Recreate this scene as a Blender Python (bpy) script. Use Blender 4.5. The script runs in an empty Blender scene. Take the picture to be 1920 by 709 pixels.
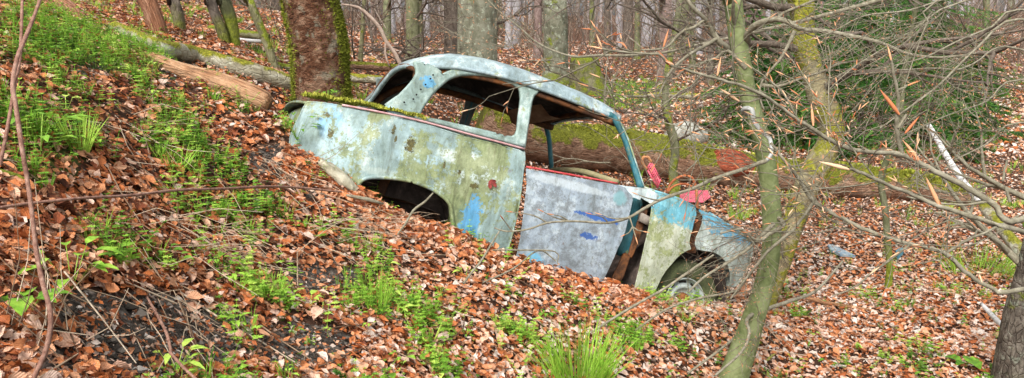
import bpy, math, random
import numpy as np
from mathutils import Vector, Matrix
from mathutils.geometry import delaunay_2d_cdt
rng = np.random.default_rng(7); random.seed(7)
C = bpy.context.scene.collection
F = 1500.0; TH = math.atan(314/F); ST, CT = math.sin(TH), math.cos(TH)
CAM = np.array([0., 0., 2.2])
# ------------------------------------------------------------------ view geometry (used to survey the place)
def cam2w(c):
    c = np.asarray(c, float); x, y, z = c[..., 0], c[..., 1], c[..., 2]
    return np.stack([x, z*CT-y*ST, -y*CT-z*ST], -1) + CAM
def P(px, py, d): return cam2w(np.array([(px-960)/F*d, (py-354.5)/F*d, d]))
def PY(px, py, y):
    r = P(px, py, 1.0) - CAM; return CAM + r*(y/r[1])
def w2px(p):
    q = np.asarray(p, float)-CAM; z = q[..., 1]*CT-q[..., 2]*ST; yy = -q[..., 1]*ST-q[..., 2]*CT
    z = np.where(z < .05, .05, z)
    return 960+F*q[..., 0]/z, 354.5+F*yy/z, z
# ------------------------------------------------------------------ noise
def _h(i, j, k, s):
    n = (i*374761393 + j*668265263 + k*2147483647 + s*974711) & 0xffffffff
    n = ((n ^ (n >> 13))*1274126177) & 0xffffffff
    return ((n ^ (n >> 16)) & 0xffff)/65535.
def vnoise(p, s=0):
    p = np.asarray(p, float); f = np.floor(p).astype(np.int64); t = p-f; t = t*t*(3-2*t); r = 0
    for a in (0, 1):
        for b in (0, 1):
            for c in (0, 1):
                w = (t[..., 0] if a else 1-t[..., 0])*(t[..., 1] if b else 1-t[..., 1])*(t[..., 2] if c else 1-t[..., 2])
                r = r + w*_h(f[..., 0]+a, f[..., 1]+b, f[..., 2]+c, s)
    return r
def fbm(p, o=3, s=0):
    p = np.asarray(p, float); r = 0; a = .5
    for i in range(o): r = r+a*(vnoise(p, s+i)-.5)*2; p = p*2.03+7.1; a *= .5
    return r
def fb2(x, y, sc, o=3, s=0): return fbm(np.stack([x*sc, y*sc, np.zeros_like(x)+s*3.3], -1), o, s)
# ------------------------------------------------------------------ materials
class NT:
    def __init__(s, name):
        s.m = bpy.data.materials.new(name); s.m.use_nodes = True; s.t = s.m.node_tree; s.n = s.t.nodes
        s.b = s.n['Principled BSDF']; s.out = s.n['Material Output']
    def new(s, ty, **k):
        n = s.n.new(ty)
        for a, b in k.items(): setattr(n, a, b)
        return n
    def l(s, a, b):
        if isinstance(a, (int, float)): b.default_value = a
        elif isinstance(a, (tuple, list)): b.default_value = tuple(a)+((1,) if len(b.default_value) == 4 and len(a) == 3 else ())
        else: s.t.links.new(a, b)
    def obj(s): return s.new('ShaderNodeTexCoord').outputs['Object']
    def attr(s, n, o='Fac'): return s.new('ShaderNodeAttribute', attribute_name=n).outputs[o]
    def scale(s, v, sc):
        n = s.new('ShaderNodeMapping'); s.l(v, n.inputs[0]); n.inputs['Scale'].default_value = sc if isinstance(sc, tuple) else (sc,)*3; return n.outputs[0]
    def noise(s, v, sc, det=3, rough=.6, dist=0):
        n = s.new('ShaderNodeTexNoise'); s.l(v, n.inputs['Vector']); n.inputs['Scale'].default_value = sc
        n.inputs['Detail'].default_value = det; n.inputs['Roughness'].default_value = rough; n.inputs['Distortion'].default_value = dist; return n.outputs['Fac']
    def vor(s, v, sc, out='Distance', feature='F1'):
        n = s.new('ShaderNodeTexVoronoi', feature=feature); s.l(v, n.inputs['Vector']); n.inputs['Scale'].default_value = sc; return n.outputs[out]
    def ramp(s, f, st, interp='LINEAR'):
        n = s.new('ShaderNodeValToRGB'); s.l(f, n.inputs[0]); r = n.color_ramp; r.interpolation = interp
        while len(r.elements) < len(st): r.elements.new(.5)
        for e, (p, c) in zip(r.elements, st):
            e.position = p; e.color = (c, c, c, 1) if isinstance(c, (int, float)) else tuple(c)+(1,)
        return n.outputs[0]
    def step(s, f, a, b): 
        n = s.new('ShaderNodeMapRange', interpolation_type='SMOOTHSTEP'); s.l(f, n.inputs[0]); n.inputs[1].default_value = a; n.inputs[2].default_value = b; return n.outputs[0]
    def mix(s, f, a, b, mode='MIX'):
        n = s.new('ShaderNodeMix', data_type='RGBA', blend_type=mode); s.l(f, n.inputs[0]); s.l(a, n.inputs[6]); s.l(b, n.inputs[7]); return n.outputs[2]
    def math(s, op, a, b=0.):
        n = s.new('ShaderNodeMath', operation=op); s.l(a, n.inputs[0]); s.l(b, n.inputs[1]); return n.outputs[0]
    def up(s):
        g = s.new('ShaderNodeNewGeometry'); x = s.new('ShaderNodeSeparateXYZ'); s.l(g.outputs['Normal'], x.inputs[0]); return x.outputs[2]
    def bump(s, h, st=.5, d=.01):
        n = s.new('ShaderNodeBump'); s.l(h, n.inputs['Height']); n.inputs['Strength'].default_value = st; n.inputs['Distance'].default_value = d; s.l(n.outputs[0], s.b.inputs['Normal'])
    def done(s, col, rough=.8, spec=.3, metal=0, transl=None):
        s.l(col, s.b.inputs['Base Color']); s.l(rough, s.b.inputs['Roughness']); s.b.inputs['Specular IOR Level'].default_value = spec; s.l(metal, s.b.inputs['Metallic'])
        if transl:
            t = s.new('ShaderNodeBsdfTranslucent'); s.l(col, t.inputs[0]); m = s.new('ShaderNodeMixShader'); m.inputs[0].default_value = transl
            s.l(s.b.outputs[0], m.inputs[1]); s.l(t.outputs[0], m.inputs[2]); s.l(m.outputs[0], s.out.inputs[0])
        return s.m
def bark(name, dark, mid, light, moss=0., mosscol=(.16, .19, .02), fur=(14, 14, 3.5), lich=0., bumpd=.01, mossup=0., horiz=False, mbase=0., crack=.35):
    t = NT(name); v = t.attr('rest', 'Vector'); sv = t.scale(v, fur)
    n1 = t.noise(sv, 2, 6, .7, .4); n2 = t.noise(v, 6, 4); n3 = t.vor(sv, 3.0, 'Distance', 'DISTANCE_TO_EDGE') if not horiz else t.noise(t.scale(v, (2, 2, 45)), 2, 4)
    col = t.ramp(n1, [(.3, dark), (.5, mid), (.72, light)])
    col = t.mix(t.step(n2, .45, .7), col, t.mix(.5, col, light))
    h = t.math('ADD', n1, t.math('MULTIPLY', t.step(n3, 0, .12), crack) if not horiz else n3)
    if lich: col = t.mix(t.math('MULTIPLY', t.step(t.noise(v, 9, 5, .7), .55, .62), lich), col, (.42, .47, .36))
    if moss or mossup or mbase:
        f = t.noise(v, 3.2, 5, .7); up = t.up(); f2 = t.math('ADD', f, t.math('MULTIPLY', up, mossup)); 
        m = t.step(f2, .62-moss*.3, .72-moss*.3)
        if mbase:
            z = t.new('ShaderNodeSeparateXYZ'); t.l(v, z.inputs[0])
            m = t.math('MAXIMUM', m, t.step(t.math('SUBTRACT', t.math('MULTIPLY', f, mbase*2), z.outputs[2]), -.1, .25))
        mc = t.ramp(t.noise(v, 38, 4, .7), [(.3, tuple(c*.5 for c in mosscol)), (.5, mosscol), (.72, (mosscol[0]*1.9, mosscol[1]*1.7, mosscol[2]*2))])
        col = t.mix(m, col, mc); h = t.math('ADD', h, t.math('MULTIPLY', t.math('MULTIPLY', m, t.noise(v, 80, 3)), 1.2))
    t.bump(h, 1.0, bumpd); return t.done(col, .9, .2)
def simple(name, c1, c2, sc=8, rough=.7, bd=.002, metal=0, spec=.3, transl=None):
    t = NT(name); v = t.obj(); n = t.noise(v, sc, 5, .65); col = t.ramp(n, [(.35, c1), (.68, c2)]); t.bump(t.noise(v, sc*4, 4), .6, bd)
    return t.done(col, rough, spec, metal, transl)
def leafmat(name, stops, transl=.25, rough=.55, vary=True, veins=False):
    t = NT(name); col = t.ramp(t.attr('tint'), stops)
    if veins:
        x = t.new('ShaderNodeSeparateXYZ'); t.l(t.attr('rest', 'Vector'), x.inputs[0]); au = t.math('ABSOLUTE', x.outputs[0])
        w = t.math('SINE', t.math('MULTIPLY', t.math('SUBTRACT', t.math('MULTIPLY', x.outputs[1], 9.), t.math('MULTIPLY', au, 2.2)), 6.283)); w = t.math('ADD', t.math('MULTIPLY', w, .5), .5)
        mid = t.step(au, .0, .14); h = t.math('MULTIPLY', w, mid)
        col = t.mix(.35, col, t.ramp(h, [(.0, (.68, .58, .52)), (.35, (1., 1., 1.))]), 'MULTIPLY')
        bl = t.step(t.noise(t.attr('rest', 'Vector'), 3.1, 4, .7), .54, .68); col = t.mix(t.math('MULTIPLY', bl, .35), col, (.12, .045, .022)); t.bump(h, .5, .0025)
    if vary: col = t.mix(.65, col, t.ramp(t.noise(t.obj(), 55, 5, .75), [(.34, (.50, .40, .35)), (.58, (1., 1., 1.))]), 'MULTIPLY')
    return t.done(col, rough, .16, 0, transl)
# ------------------------------------------------------------------ mesh builder
class MB:
    def __init__(s): s.V = []; s.F3 = []; s.F4 = []; s.T = []; s.R = []; s.n = 0; s.M3 = []; s.M4 = []
    def add(s, V, F, tint=0., rest=None, mi=0):
        V = np.asarray(V, float).reshape(-1, 3); k = len(V); s.V.append(V)
        s.T.append(np.broadcast_to(np.asarray(tint, float), (k,)) if np.ndim(tint) < 1 or len(tint) == k else np.asarray(tint))
        s.R.append(V if rest is None else np.asarray(rest, float).reshape(-1, 3))
        if not isinstance(F, (list, tuple)) or (len(F) and np.ndim(F[0]) < 2): F = [F]
        for f in F:
            f = np.asarray(f, np.int64)
            if f.size == 0: continue
            if f.shape[1] == 3: s.F3.append(f+s.n); s.M3.append(np.full(len(f), mi))
            else: s.F4.append(f+s.n); s.M4.append(np.full(len(f), mi))
        s.n += k
    def mesh(s, name, mats, loc=(0, 0, 0), smooth=True):
        V = np.concatenate(s.V)-np.asarray(loc, float); me = bpy.data.meshes.new(name)
        f3 = np.concatenate(s.F3) if s.F3 else np.zeros((0, 3), int); f4 = np.concatenate(s.F4) if s.F4 else np.zeros((0, 4), int)
        nf = len(f3)+len(f4); me.vertices.add(len(V)); me.vertices.foreach_set('co', V.astype(np.float32).ravel())
        lv = np.concatenate([f3.ravel(), f4.ravel()]).astype(np.int32); me.loops.add(len(lv)); me.loops.foreach_set('vertex_index', lv)
        tot = np.concatenate([np.full(len(f3), 3), np.full(len(f4), 4)]).astype(np.int32); st = np.concatenate([[0], np.cumsum(tot)[:-1]]).astype(np.int32)
        me.polygons.add(nf); me.polygons.foreach_set('loop_start', st); me.polygons.foreach_set('loop_total', tot)
        me.polygons.foreach_set('use_smooth', np.full(nf, smooth))
        mi = np.concatenate((s.M3 if s.F3 else [])+(s.M4 if s.F4 else [])).astype(np.int32); me.polygons.foreach_set('material_index', mi)
        a = me.attributes.new('tint', 'FLOAT', 'POINT'); a.data.foreach_set('value', np.concatenate(s.T).astype(np.float32))
        a = me.attributes.new('rest', 'FLOAT_VECTOR', 'POINT'); a.data.foreach_set('vector', np.concatenate(s.R).astype(np.float32).ravel())
        for m in (mats if isinstance(mats, (list, tuple)) else [mats]): me.materials.append(m)
        me.validate(); me.update(); return me
def tag(o, label=None, cat=None, group=None, kind=None):
    for k, v in (('label', label), ('category', cat), ('group', group), ('kind', kind)):
        if v: o[k] = v
    return o
def empty(name, loc, label, cat, group=None):
    o = bpy.data.objects.new(name, None); o.location = loc; o.empty_display_size = .1; C.objects.link(o); return tag(o, label, cat, group)
def put(name, mb, mats, parent=None, loc=None, smooth=True, **k):
    if parent is not None: base = np.array(parent.location) if loc is None else np.asarray(loc); me = mb.mesh(name, mats, base, smooth)
    else: base = np.zeros(3) if loc is None else np.asarray(loc, float); me = mb.mesh(name, mats, base, smooth)
    o = bpy.data.objects.new(name, me); C.objects.link(o)
    if parent is not None: o.parent = parent
    else: o.location = base
    return tag(o, **k)
# ------------------------------------------------------------------ curves and tubes
def smooth_path(pts, rad, step):
    pts = np.asarray(pts, float); rad = np.asarray(rad, float); n = len(pts)
    if n < 3 and step is None: return pts, rad
    e = np.concatenate([[2*pts[0]-pts[1]], pts, [2*pts[-1]-pts[-2]]]); O = []; RR = []
    for i in range(n-1):
        L = np.linalg.norm(pts[i+1]-pts[i]); k = max(1, int(math.ceil(L/step)))
        for j in range(k):
            t = j/k; a, b, c, d = e[i:i+4]
            O.append(.5*((2*b)+(c-a)*t+(2*a-5*b+4*c-d)*t*t+(3*b-a-3*c+d)*t**3)); RR.append(rad[i]*(1-t)+rad[i+1]*t)
    O.append(pts[-1]); RR.append(rad[-1]); return np.array(O), np.array(RR)
def tube(mb, pts, rad, ns=8, step=None, disp=None, tint=0., cap=True, flat=1., mi=0, seed=0):
    pts = np.asarray(pts, float); rad = np.broadcast_to(np.asarray(rad, float), (len(pts),))
    if step: pts, rad = smooth_path(pts, rad, step)
    pts = np.asarray(pts, float); rad = np.broadcast_to(np.asarray(rad, float), (len(pts),)); n = len(pts)
    T = np.gradient(pts, axis=0); T /= np.linalg.norm(T, axis=1)[:, None]+1e-9
    ref = np.array([1., 0, 0]) if abs(T[:, 0]).mean() < .8 else np.array([0., 1., 0.2])
    A = np.cross(T, ref); A /= np.linalg.norm(A, axis=1)[:, None]+1e-9; B = np.cross(T, A)
    s = np.concatenate([[0], np.cumsum(np.linalg.norm(np.diff(pts, axis=0), axis=1))]); ph = np.arange(ns)/ns*2*math.pi
    c, d = np.cos(ph), np.sin(ph); r = np.repeat(rad[:, None], ns, 1)
    rest = np.stack([c[None]*r, d[None]*r, np.repeat(s[:, None], ns, 1)], -1)+np.array([seed*3.7, seed*1.3, 0])
    if disp:
        for am, sc, zs in disp: r = r*(1+am*fbm(rest*np.array([sc, sc, sc*zs])+seed*9.1, 3, 5))
    V = pts[:, None]+A[:, None]*(c[None]*r)[..., None]+B[:, None]*(d[None]*r*flat)[..., None]
    i = np.arange(n-1)[:, None]*ns; j = np.arange(ns)[None]; k = (j+1) % ns
    Fq = np.stack([i+j, i+k, i+ns+k, i+ns+j], -1).reshape(-1, 4); V = V.reshape(-1, 3); rest = rest.reshape(-1, 3); Fs = [Fq]
    if cap:
        V = np.concatenate([V, [pts[0]], [pts[-1]]]); rest = np.concatenate([rest, [[0, 0, 0]], [[0, 0, s[-1]]]]); m = n*ns; j = np.arange(ns); k = (j+1) % ns
        Fs.append(np.stack([k, j, np.full(ns, m)], -1)); Fs.append(np.stack([(n-1)*ns+j, (n-1)*ns+k, np.full(ns, m+1)], -1))
    mb.add(V, Fs, tint, rest, mi)
def bud(mb, p, d, L=.02, r=.0025, tint=.5):
    d = np.asarray(d, float); d = d/(np.linalg.norm(d)+1e-9)
    tube(mb, [p, p+d*L*.3, p+d*L*.65, p+d*L], [r*.5, r, r*.75, r*.08], 6, tint=tint, cap=False)
def twig(wood, buds, p, d, L, r, lv, sides=4, up=.15, budL=.018, spread=.7, tint=0., nseg=6, wob=.16, dens=1.):
    """one bare zig-zagging branch with its side shoots"""
    p = np.array(p, float); d = np.array(d, float); d /= np.linalg.norm(d); pts = [p.copy()]; sg = 1
    for i in range(nseg):
        d = d+rng.normal(0, wob, 3)+np.array([0, 0, up*.12]); d /= np.linalg.norm(d); p = p+d*L/nseg; pts.append(p.copy())
        if lv > 0:
            if rng.random() < dens*(1.1-.25*(i < 1)):
                q = rng.normal(0, 1, 3); q = q-d*(q@d); q /= np.linalg.norm(q)+1e-9; q[2] *= .5
                nd = d*(1-spread*.5)+q*spread*sg; sg = -sg
                twig(wood, buds, p, nd, L*(.35+.4*rng.random())*(1-.45*i/nseg), r*(1-.6*i/nseg)*.62, lv-1, sides, up, budL, spread, tint, nseg-1 if nseg > 3 else 3, wob, dens)
        elif buds is not None and rng.random() < .28:
            q = rng.normal(0, 1, 3); bud(buds, p, d+q*.45, budL*(.6+.5*rng.random()), budL*.075, rng.random())
    pts = np.array(pts); tube(wood, pts, np.linspace(r, max(r*.25, .0009), len(pts)), sides if r > .004 else 3, tint=tint, cap=False)
    if buds is not None and lv <= 1 and rng.random() < .6: bud(buds, pts[-1], d, budL*1.2, budL*.08, rng.random())
# ------------------------------------------------------------------ terrain: surveyed heights, in (x/(y+1), log(y+1)) space
CR = np.array([[0.904081, -0.363499, 0.224737], [0.222288, -0.049159, -0.973741], [0.365002, 0.930297, 0.036358]]); CTT = np.array([-0.13071, 0.72685, 5.53834])
def car2w(X): return cam2w(np.asarray(X, float)@CR.T+CTT)
def hs(x, z):
    x = np.asarray(x, float); z = np.asarray(z, float)
    b = np.where(z < .95, .735-.05*np.maximum(0, (z-.55)/.4)**2-.03*np.maximum(0, (.55-z)/.3)**2, .675-.13*(z-.95)/.41)
    return b-.5*np.maximum(0, x-1.2)**2-.45*np.maximum(0, -1.1-x)**2
def side(px, py, off=0., s=-1):
    d = CR.T@np.array([(px-960)/F, (py-354.5)/F, 1]); o = -CR.T@CTT; H = .7
    for i in range(25):
        k = (s*(H+off)-o[1])/d[1]; X = o+k*d; H = float(hs(X[0], X[2]))
    return X
def sides(L, off=0.): return np.array([side(a, b, off)[[0, 2]] for a, b in L])
def flat_d(y, z=-2.08): return -z/(CT*(y-354.5)/F+ST)
cp = []
def G_(L):
    for a, b, d in L: cp.append(P(a, b, d))
G_([(0,709,1.75),(0,600,1.9),(0,500,2.05),(0,400,2.25),(0,300,2.5),(0,200,2.85),(0,100,3.4),(0,30,4.0),(-400,400,2.0),(-400,100,2.9),(-500,709,1.6)])
G_([(300,709,2.15),(300,600,2.4),(300,500,2.7),(300,400,3.05),(300,300,3.5),(300,200,4.1),(300,140,4.7),(265,95,5.2),(120,60,4.6)])
G_([(560,709,2.6),(560,600,2.95),(560,500,3.4),(560,400,3.85),(540,310,4.3),(520,215,5.0),(800,709,3.0),(800,600,3.5),(800,500,4.05),(1000,620,3.9),(960,709,3.4),(1000,560,4.3),(1150,650,4.2),(1150,600,4.6),(1150,709,3.85),(1300,709,4.3),(1300,640,4.75)])
G_([(a, b, (CR@side(a, b)+CTT)[2]-.04) for a, b in [(545,288),(600,322),(640,348),(690,385),(760,420),(850,446),(950,492),(1050,520),(1130,540),(1190,562)]])
G_([(1285,592,5.1),(1240,575,5.0),(1335,588,5.2),(1400,580,5.35)])
G_([(400,150,5.9),(510,200,6.0),(400,60,9),(300,5,13),(500,60,11),(100,5,9),(540,110,9),(610,225,6.3),(660,212,7.3),(660,150,10),(700,115,16),(850,115,20),(775,112,17)])
for x in (1480, 1700, 1900, 2200):
    for y in (709, 600, 500, 400, 350): G_([(x, y, flat_d(y))])
G_([(1400,500,flat_d(500)),(1350,420,flat_d(425)),(1250,345,10.1),(1050,325,9.6),(1200,300,11.6),(1400,300,12),(1700,290,12.2),(1900,250,14)])
G_([(920,215,10.5),(1000,150,21),(1250,180,19),(1300,220,15.5),(1500,220,16.5),(1750,200,18),(1900,150,22)])
G_([(1040,145,23),(1250,100,34),(1450,100,38),(1700,100,34),(1900,80,36),(1100,60,60),(1400,60,65),(1700,40,62),(1900,25,60),(700,75,34),(850,60,55),(500,20,25),(960,44,120),(1700,20,120),(300,-40,60),(2400,100,40),(-300,-80,20)])
cp += [car2w((x, y, z)) for x, y, z in [(.3, 0, .12), (-.6, 0, .28), (-1.0, .4, .35), (1.0, .3, .05), (0, 1.1, .2), (1.2, 1.2, .1), (-1.3, 1.0, .4), (1.9, 0, .12)]]
cp = np.array(cp)
def _uv(x, y): yy = np.maximum(y, .5)+1; return np.stack([x/yy*1.3, np.log(yy)], -1)
_U = _uv(cp[:, 0], cp[:, 1])
def _k(r): return np.sqrt(r*r+.0016)
_A = _k(np.linalg.norm(_U[:, None]-_U[None], axis=-1)); _n = len(cp); _A[np.diag_indices(_n)] -= .008
_M = np.zeros((_n+3, _n+3)); _M[:_n, :_n] = _A; _M[:_n, _n] = 1; _M[:_n, _n+1:] = _U; _M[_n:, :_n] = _M[:_n, _n:].T
_W = np.linalg.solve(_M, np.concatenate([cp[:, 2], [0, 0, 0]]))
def zt(x, y, bumps=True):
    x = np.asarray(x, float); y = np.asarray(y, float); sh = x.shape; u = _uv(x.ravel(), y.ravel()); o = np.empty(len(u))
    for i in range(0, len(u), 40000):
        q = u[i:i+40000]; o[i:i+40000] = _k(np.linalg.norm(q[:, None]-_U[None], axis=-1))@_W[:_n]+_W[_n]+q@_W[_n+1:]
    o = o.reshape(sh)
    if bumps: o = o+fb2(x, y, 1.6, 3, 3)*.06+fb2(x, y, 7., 3, 9)*.018
    return o
def ztn(x, y):
    e = .04; dx = (zt(x+e, y)-zt(x-e, y))/(2*e); dy = (zt(x, y+e)-zt(x, y-e))/(2*e); n = np.stack([-dx, -dy, np.ones_like(dx)], -1); return n/np.linalg.norm(n, axis=-1)[..., None]
def G(px, py, dmin=1.2, dmax=80):
    ds = np.geomspace(dmin, dmax, 260); r = np.array([P(px, py, d) for d in ds]); dz = r[:, 2]-zt(r[:, 0], r[:, 1]); k = np.where(dz < 0)[0]
    if not len(k): return r[-1]
    k = max(k[0], 1); t = dz[k-1]/(dz[k-1]-dz[k]+1e-9); return r[k-1]*(1-t)+r[k]*t
def ell(px, py, L):
    m = np.zeros_like(px)
    for cx, cy, rx, ry, w in L: m = np.maximum(m, w*np.clip(1.6-1.3*np.sqrt(((px-cx)/rx)**2+((py-cy)/ry)**2), 0, 1))
    return m
SOIL = [(285,640,185,90,1.15),(170,600,75,50,1.1),(565,650,100,45,1.1),(330,130,40,28,1),(520,300,60,30,.8),(600,520,90,35,.7),(440,610,60,30,.7),(120,700,60,30,.9),(40,230,40,20,.6),(700,500,60,18,.4),(180,130,50,20,.6),(600,360,50,15,.6)]
GREEN = [(120,90,140,65,1.05),(260,110,95,55,1.1),(90,260,120,120,.95),(230,200,60,40,.5),(330,230,90,55,.7),(400,320,80,60,.55),(250,420,130,45,.6),(330,480,110,50,.6),(440,480,110,60,.42),(170,480,110,60,.5),(420,400,120,60,.4),(330,270,120,60,.45),(500,560,60,50,.36),(640,600,70,50,.34),(760,610,80,50,.34),(560,340,60,30,.3),(700,545,50,50,.5),(830,600,60,40,.35),(440,190,80,40,.6),(60,400,60,40,.3),(800,690,80,40,.4),(980,640,70,60,.4),(880,450,60,20,.35),(350,385,60,30,.5),(1170,178,150,34,1.2),(1040,150,60,20,.8),(1540,200,120,40,.3),(1740,200,160,50,.4),(1640,90,50,30,.2),(60,40,60,30,.6)]
# ================================================================== GROUND
def make_ground():
    nx, ny = 520, 560
    tx = np.linspace(-1, 1, nx); X = 2.1*np.sinh(tx*5.1)/np.sinh(1.)*.95
    ty = np.linspace(0, 1, ny); Y = -2.5+ 3.2*(np.exp(ty*4.35)-1)
    # thicken rows in the near zone
    GX, GY = np.meshgrid(X, Y); Z = zt(GX, GY)
    px, py, z = w2px(np.stack([GX, GY, Z], -1)); vis = (GY > .3)
    nz = fb2(GX, GY, 2.2, 3, 21)
    soil = np.clip(ell(px, py, SOIL)*vis*1.3+nz*.5-.25, 0, 1)
    Z = Z-soil*.015+fb2(GX, GY, 25., 2, 5)*.012*soil
    gr = np.clip(ell(px, py, GREEN)*vis+nz*.6-.2, 0, 1)
    V = np.stack([GX, GY, Z], -1).reshape(-1, 3); i = (np.arange(ny-1)[:, None]*nx+np.arange(nx-1)[None]).ravel()
    mb = MB(); mb.add(V, np.stack([i, i+1, i+nx+1, i+nx], -1), soil.ravel(), np.stack([GX, GY, gr], -1).reshape(-1, 3))
    t = NT('forest_floor'); v = t.obj(); vd = t.new('ShaderNodeVectorMath', operation='ADD')
    nn = t.new('ShaderNodeTexNoise'); nn.inputs['Scale'].default_value = 9; t.l(v, nn.inputs['Vector'])
    sc = t.new('ShaderNodeVectorMath', operation='SCALE'); t.l(nn.outputs['Color'], sc.inputs[0]); sc.inputs[3].default_value = .12; t.l(v, vd.inputs[0]); t.l(sc.outputs[0], vd.inputs[1]); v2 = vd.outputs[0]
    vc = t.new('ShaderNodeTexVoronoi'); vc.inputs['Scale'].default_value = 17; t.l(v2, vc.inputs['Vector'])
    sx = t.new('ShaderNodeSeparateColor'); t.l(vc.outputs['Color'], sx.inputs[0])
    leaf = t.ramp(sx.outputs[0], LEAF_STOPS)
    leaf = t.mix(t.step(vc.outputs['Distance'], .03, .45), leaf, (.06, .03, .018))
    soilc = t.ramp(t.noise(v, 45, 6, .75), [(.32, (.03, .025, .021)), (.47, (.085, .07, .058)), (.6, (.19, .165, .14)), (.7, (.36, .32, .28))])
    n = t.noise(v, 3, 4)
    m = t.step(t.math('ADD', t.attr('tint'), t.math('MULTIPLY', t.math('SUBTRACT', n, .5), .5)), .12, .3)
    col = t.mix(m, leaf, soilc)
    sr = t.new('ShaderNodeSeparateXYZ'); t.l(t.attr('rest', 'Vector'), sr.inputs[0])
    gcol = t.ramp(t.noise(v, 60, 4, .7), [(.3, (.02, .03, .008)), (.5, (.06, .10, .02)), (.7, (.14, .20, .04))])
    col = t.mix(t.math('MULTIPLY', t.step(t.math('ADD', sr.outputs[2], t.math('MULTIPLY', t.math('SUBTRACT', t.noise(v, 7, 4), .5), 1.2)), .35, .6), .8), col, gcol)
    t.bump(t.math('ADD', t.noise(v, 50, 5, .7), t.math('MULTIPLY', vc.outputs['Distance'], -1.)), .9, .02)
    put('ground', mb, t.done(col, .95, .15), kind='structure')
LEAF_STOPS = [(0, (.09, .032, .018)), (.12, (.27, .08, .035)), (.28, (.58, .18, .055)), (.47, (.68, .28, .12)), (.66, (.76, .43, .26)), (.84, (.78, .54, .42)), (1, (.84, .74, .65))]
def scatter(n, y0, y1, power=1.4, frac=1.08):
    """random floor points in the part of the wood that the clearing opens to"""
    power += 1e-3; u = rng.random(n); y = (y0**(1-power)+u*(y1**(1-power)-y0**(1-power)))**(1/(1-power)); x = (rng.random(n)*2-1)*.64*frac*(y+.35)
    return x, y
def leaf_batch(mb, x, y, size, nx, ny, liftmax, flat=.45, tint=None):
    n = len(x); z = zt(x, y); N = ztn(x, y)
    N = N+rng.normal(0, flat, (n, 3))*np.array([1, 1, .3]); N /= np.linalg.norm(N, axis=1)[:, None]
    a = rng.random(n)*2*math.pi; D = np.stack([np.cos(a), np.sin(a), np.zeros(n)], -1); D -= N*(D*N).sum(1)[:, None]; D /= np.linalg.norm(D, axis=1)[:, None]; S = np.cross(N, D)
    L = size*(.4+.8*rng.random(n)+.6*(rng.random(n) < .12)); Wd = L*(.5+.2*rng.random(n))
    v = np.linspace(0, 1, ny); u = np.linspace(-1, 1, nx); prof = np.sin(np.pi*np.clip(v*.98+.01, 0, 1)**.8)**.95
    fold = rng.uniform(-.3, .8, n); curl = rng.normal(0, .9, n); tw = rng.normal(0, .9, n); bent = rng.uniform(-.8, 1.3, n)
    V = np.empty((n, ny, nx, 3)); base = np.stack([x, y, z+rng.random(n)**1.5*liftmax+L*.06], -1)
    for j in range(ny):
        ang = curl*(v[j]-.5)*1.3; yy = (v[j]-.5)*L*np.cos(ang*.7); zz = L*(.5*curl*(v[j]-.5)**2)
        for i in range(nx):
            w = prof[j]*.5*Wd*u[i]; al = tw*(v[j]-.5); lift = abs(u[i])*prof[j]*Wd*.35*fold+bent*Wd*.22*prof[j]*u[i]**2
            jit = rng.normal(0, .04, n)*L
            V[:, j, i] = base+D*yy[:, None]+S*(w*np.cos(al))[:, None]+N*(zz+w*np.sin(al)+lift+jit)[:, None]
    k = (np.arange(n)*nx*ny)[:, None, None]; jj = np.arange(ny-1)[None, :, None]*nx; ii = np.arange(nx-1)[None, None, :]; q = k+jj+ii
    t = rng.random(n)**1.0 if tint is None else tint
    mb.add(V.reshape(-1, 3), np.stack([q, q+1, q+nx+1, q+nx], -1).reshape(-1, 4), np.repeat(np.clip(t, 0, 1), nx*ny), np.stack([np.broadcast_to(u[None, None, :], (n, ny, nx)), np.broadcast_to(v[None, :, None], (n, ny, nx)), np.broadcast_to((rng.random(n)*40)[:, None, None], (n, ny, nx))], -1))
def keep_mask(x, y):
    p = np.stack([x, y, zt(x, y, False)], -1); px, py, z = w2px(p); n = fb2(x, y, 3.2, 3, 31); n2 = fb2(x, y, 9, 2, 37)
    soil = ell(px, py, SOIL)*1.35+n*.45+n2*.3; gr = ell(px, py, GREEN)
    return px, py, soil, gr, n
def leaf_tint(x, y, n, px):
    t = rng.beta(1.15, 1.1, n)+fb2(x, y, .8, 2, 41)*.16+np.clip((px-500)/3200, -.08, .15); return np.clip(t, 0, 1)
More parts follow.
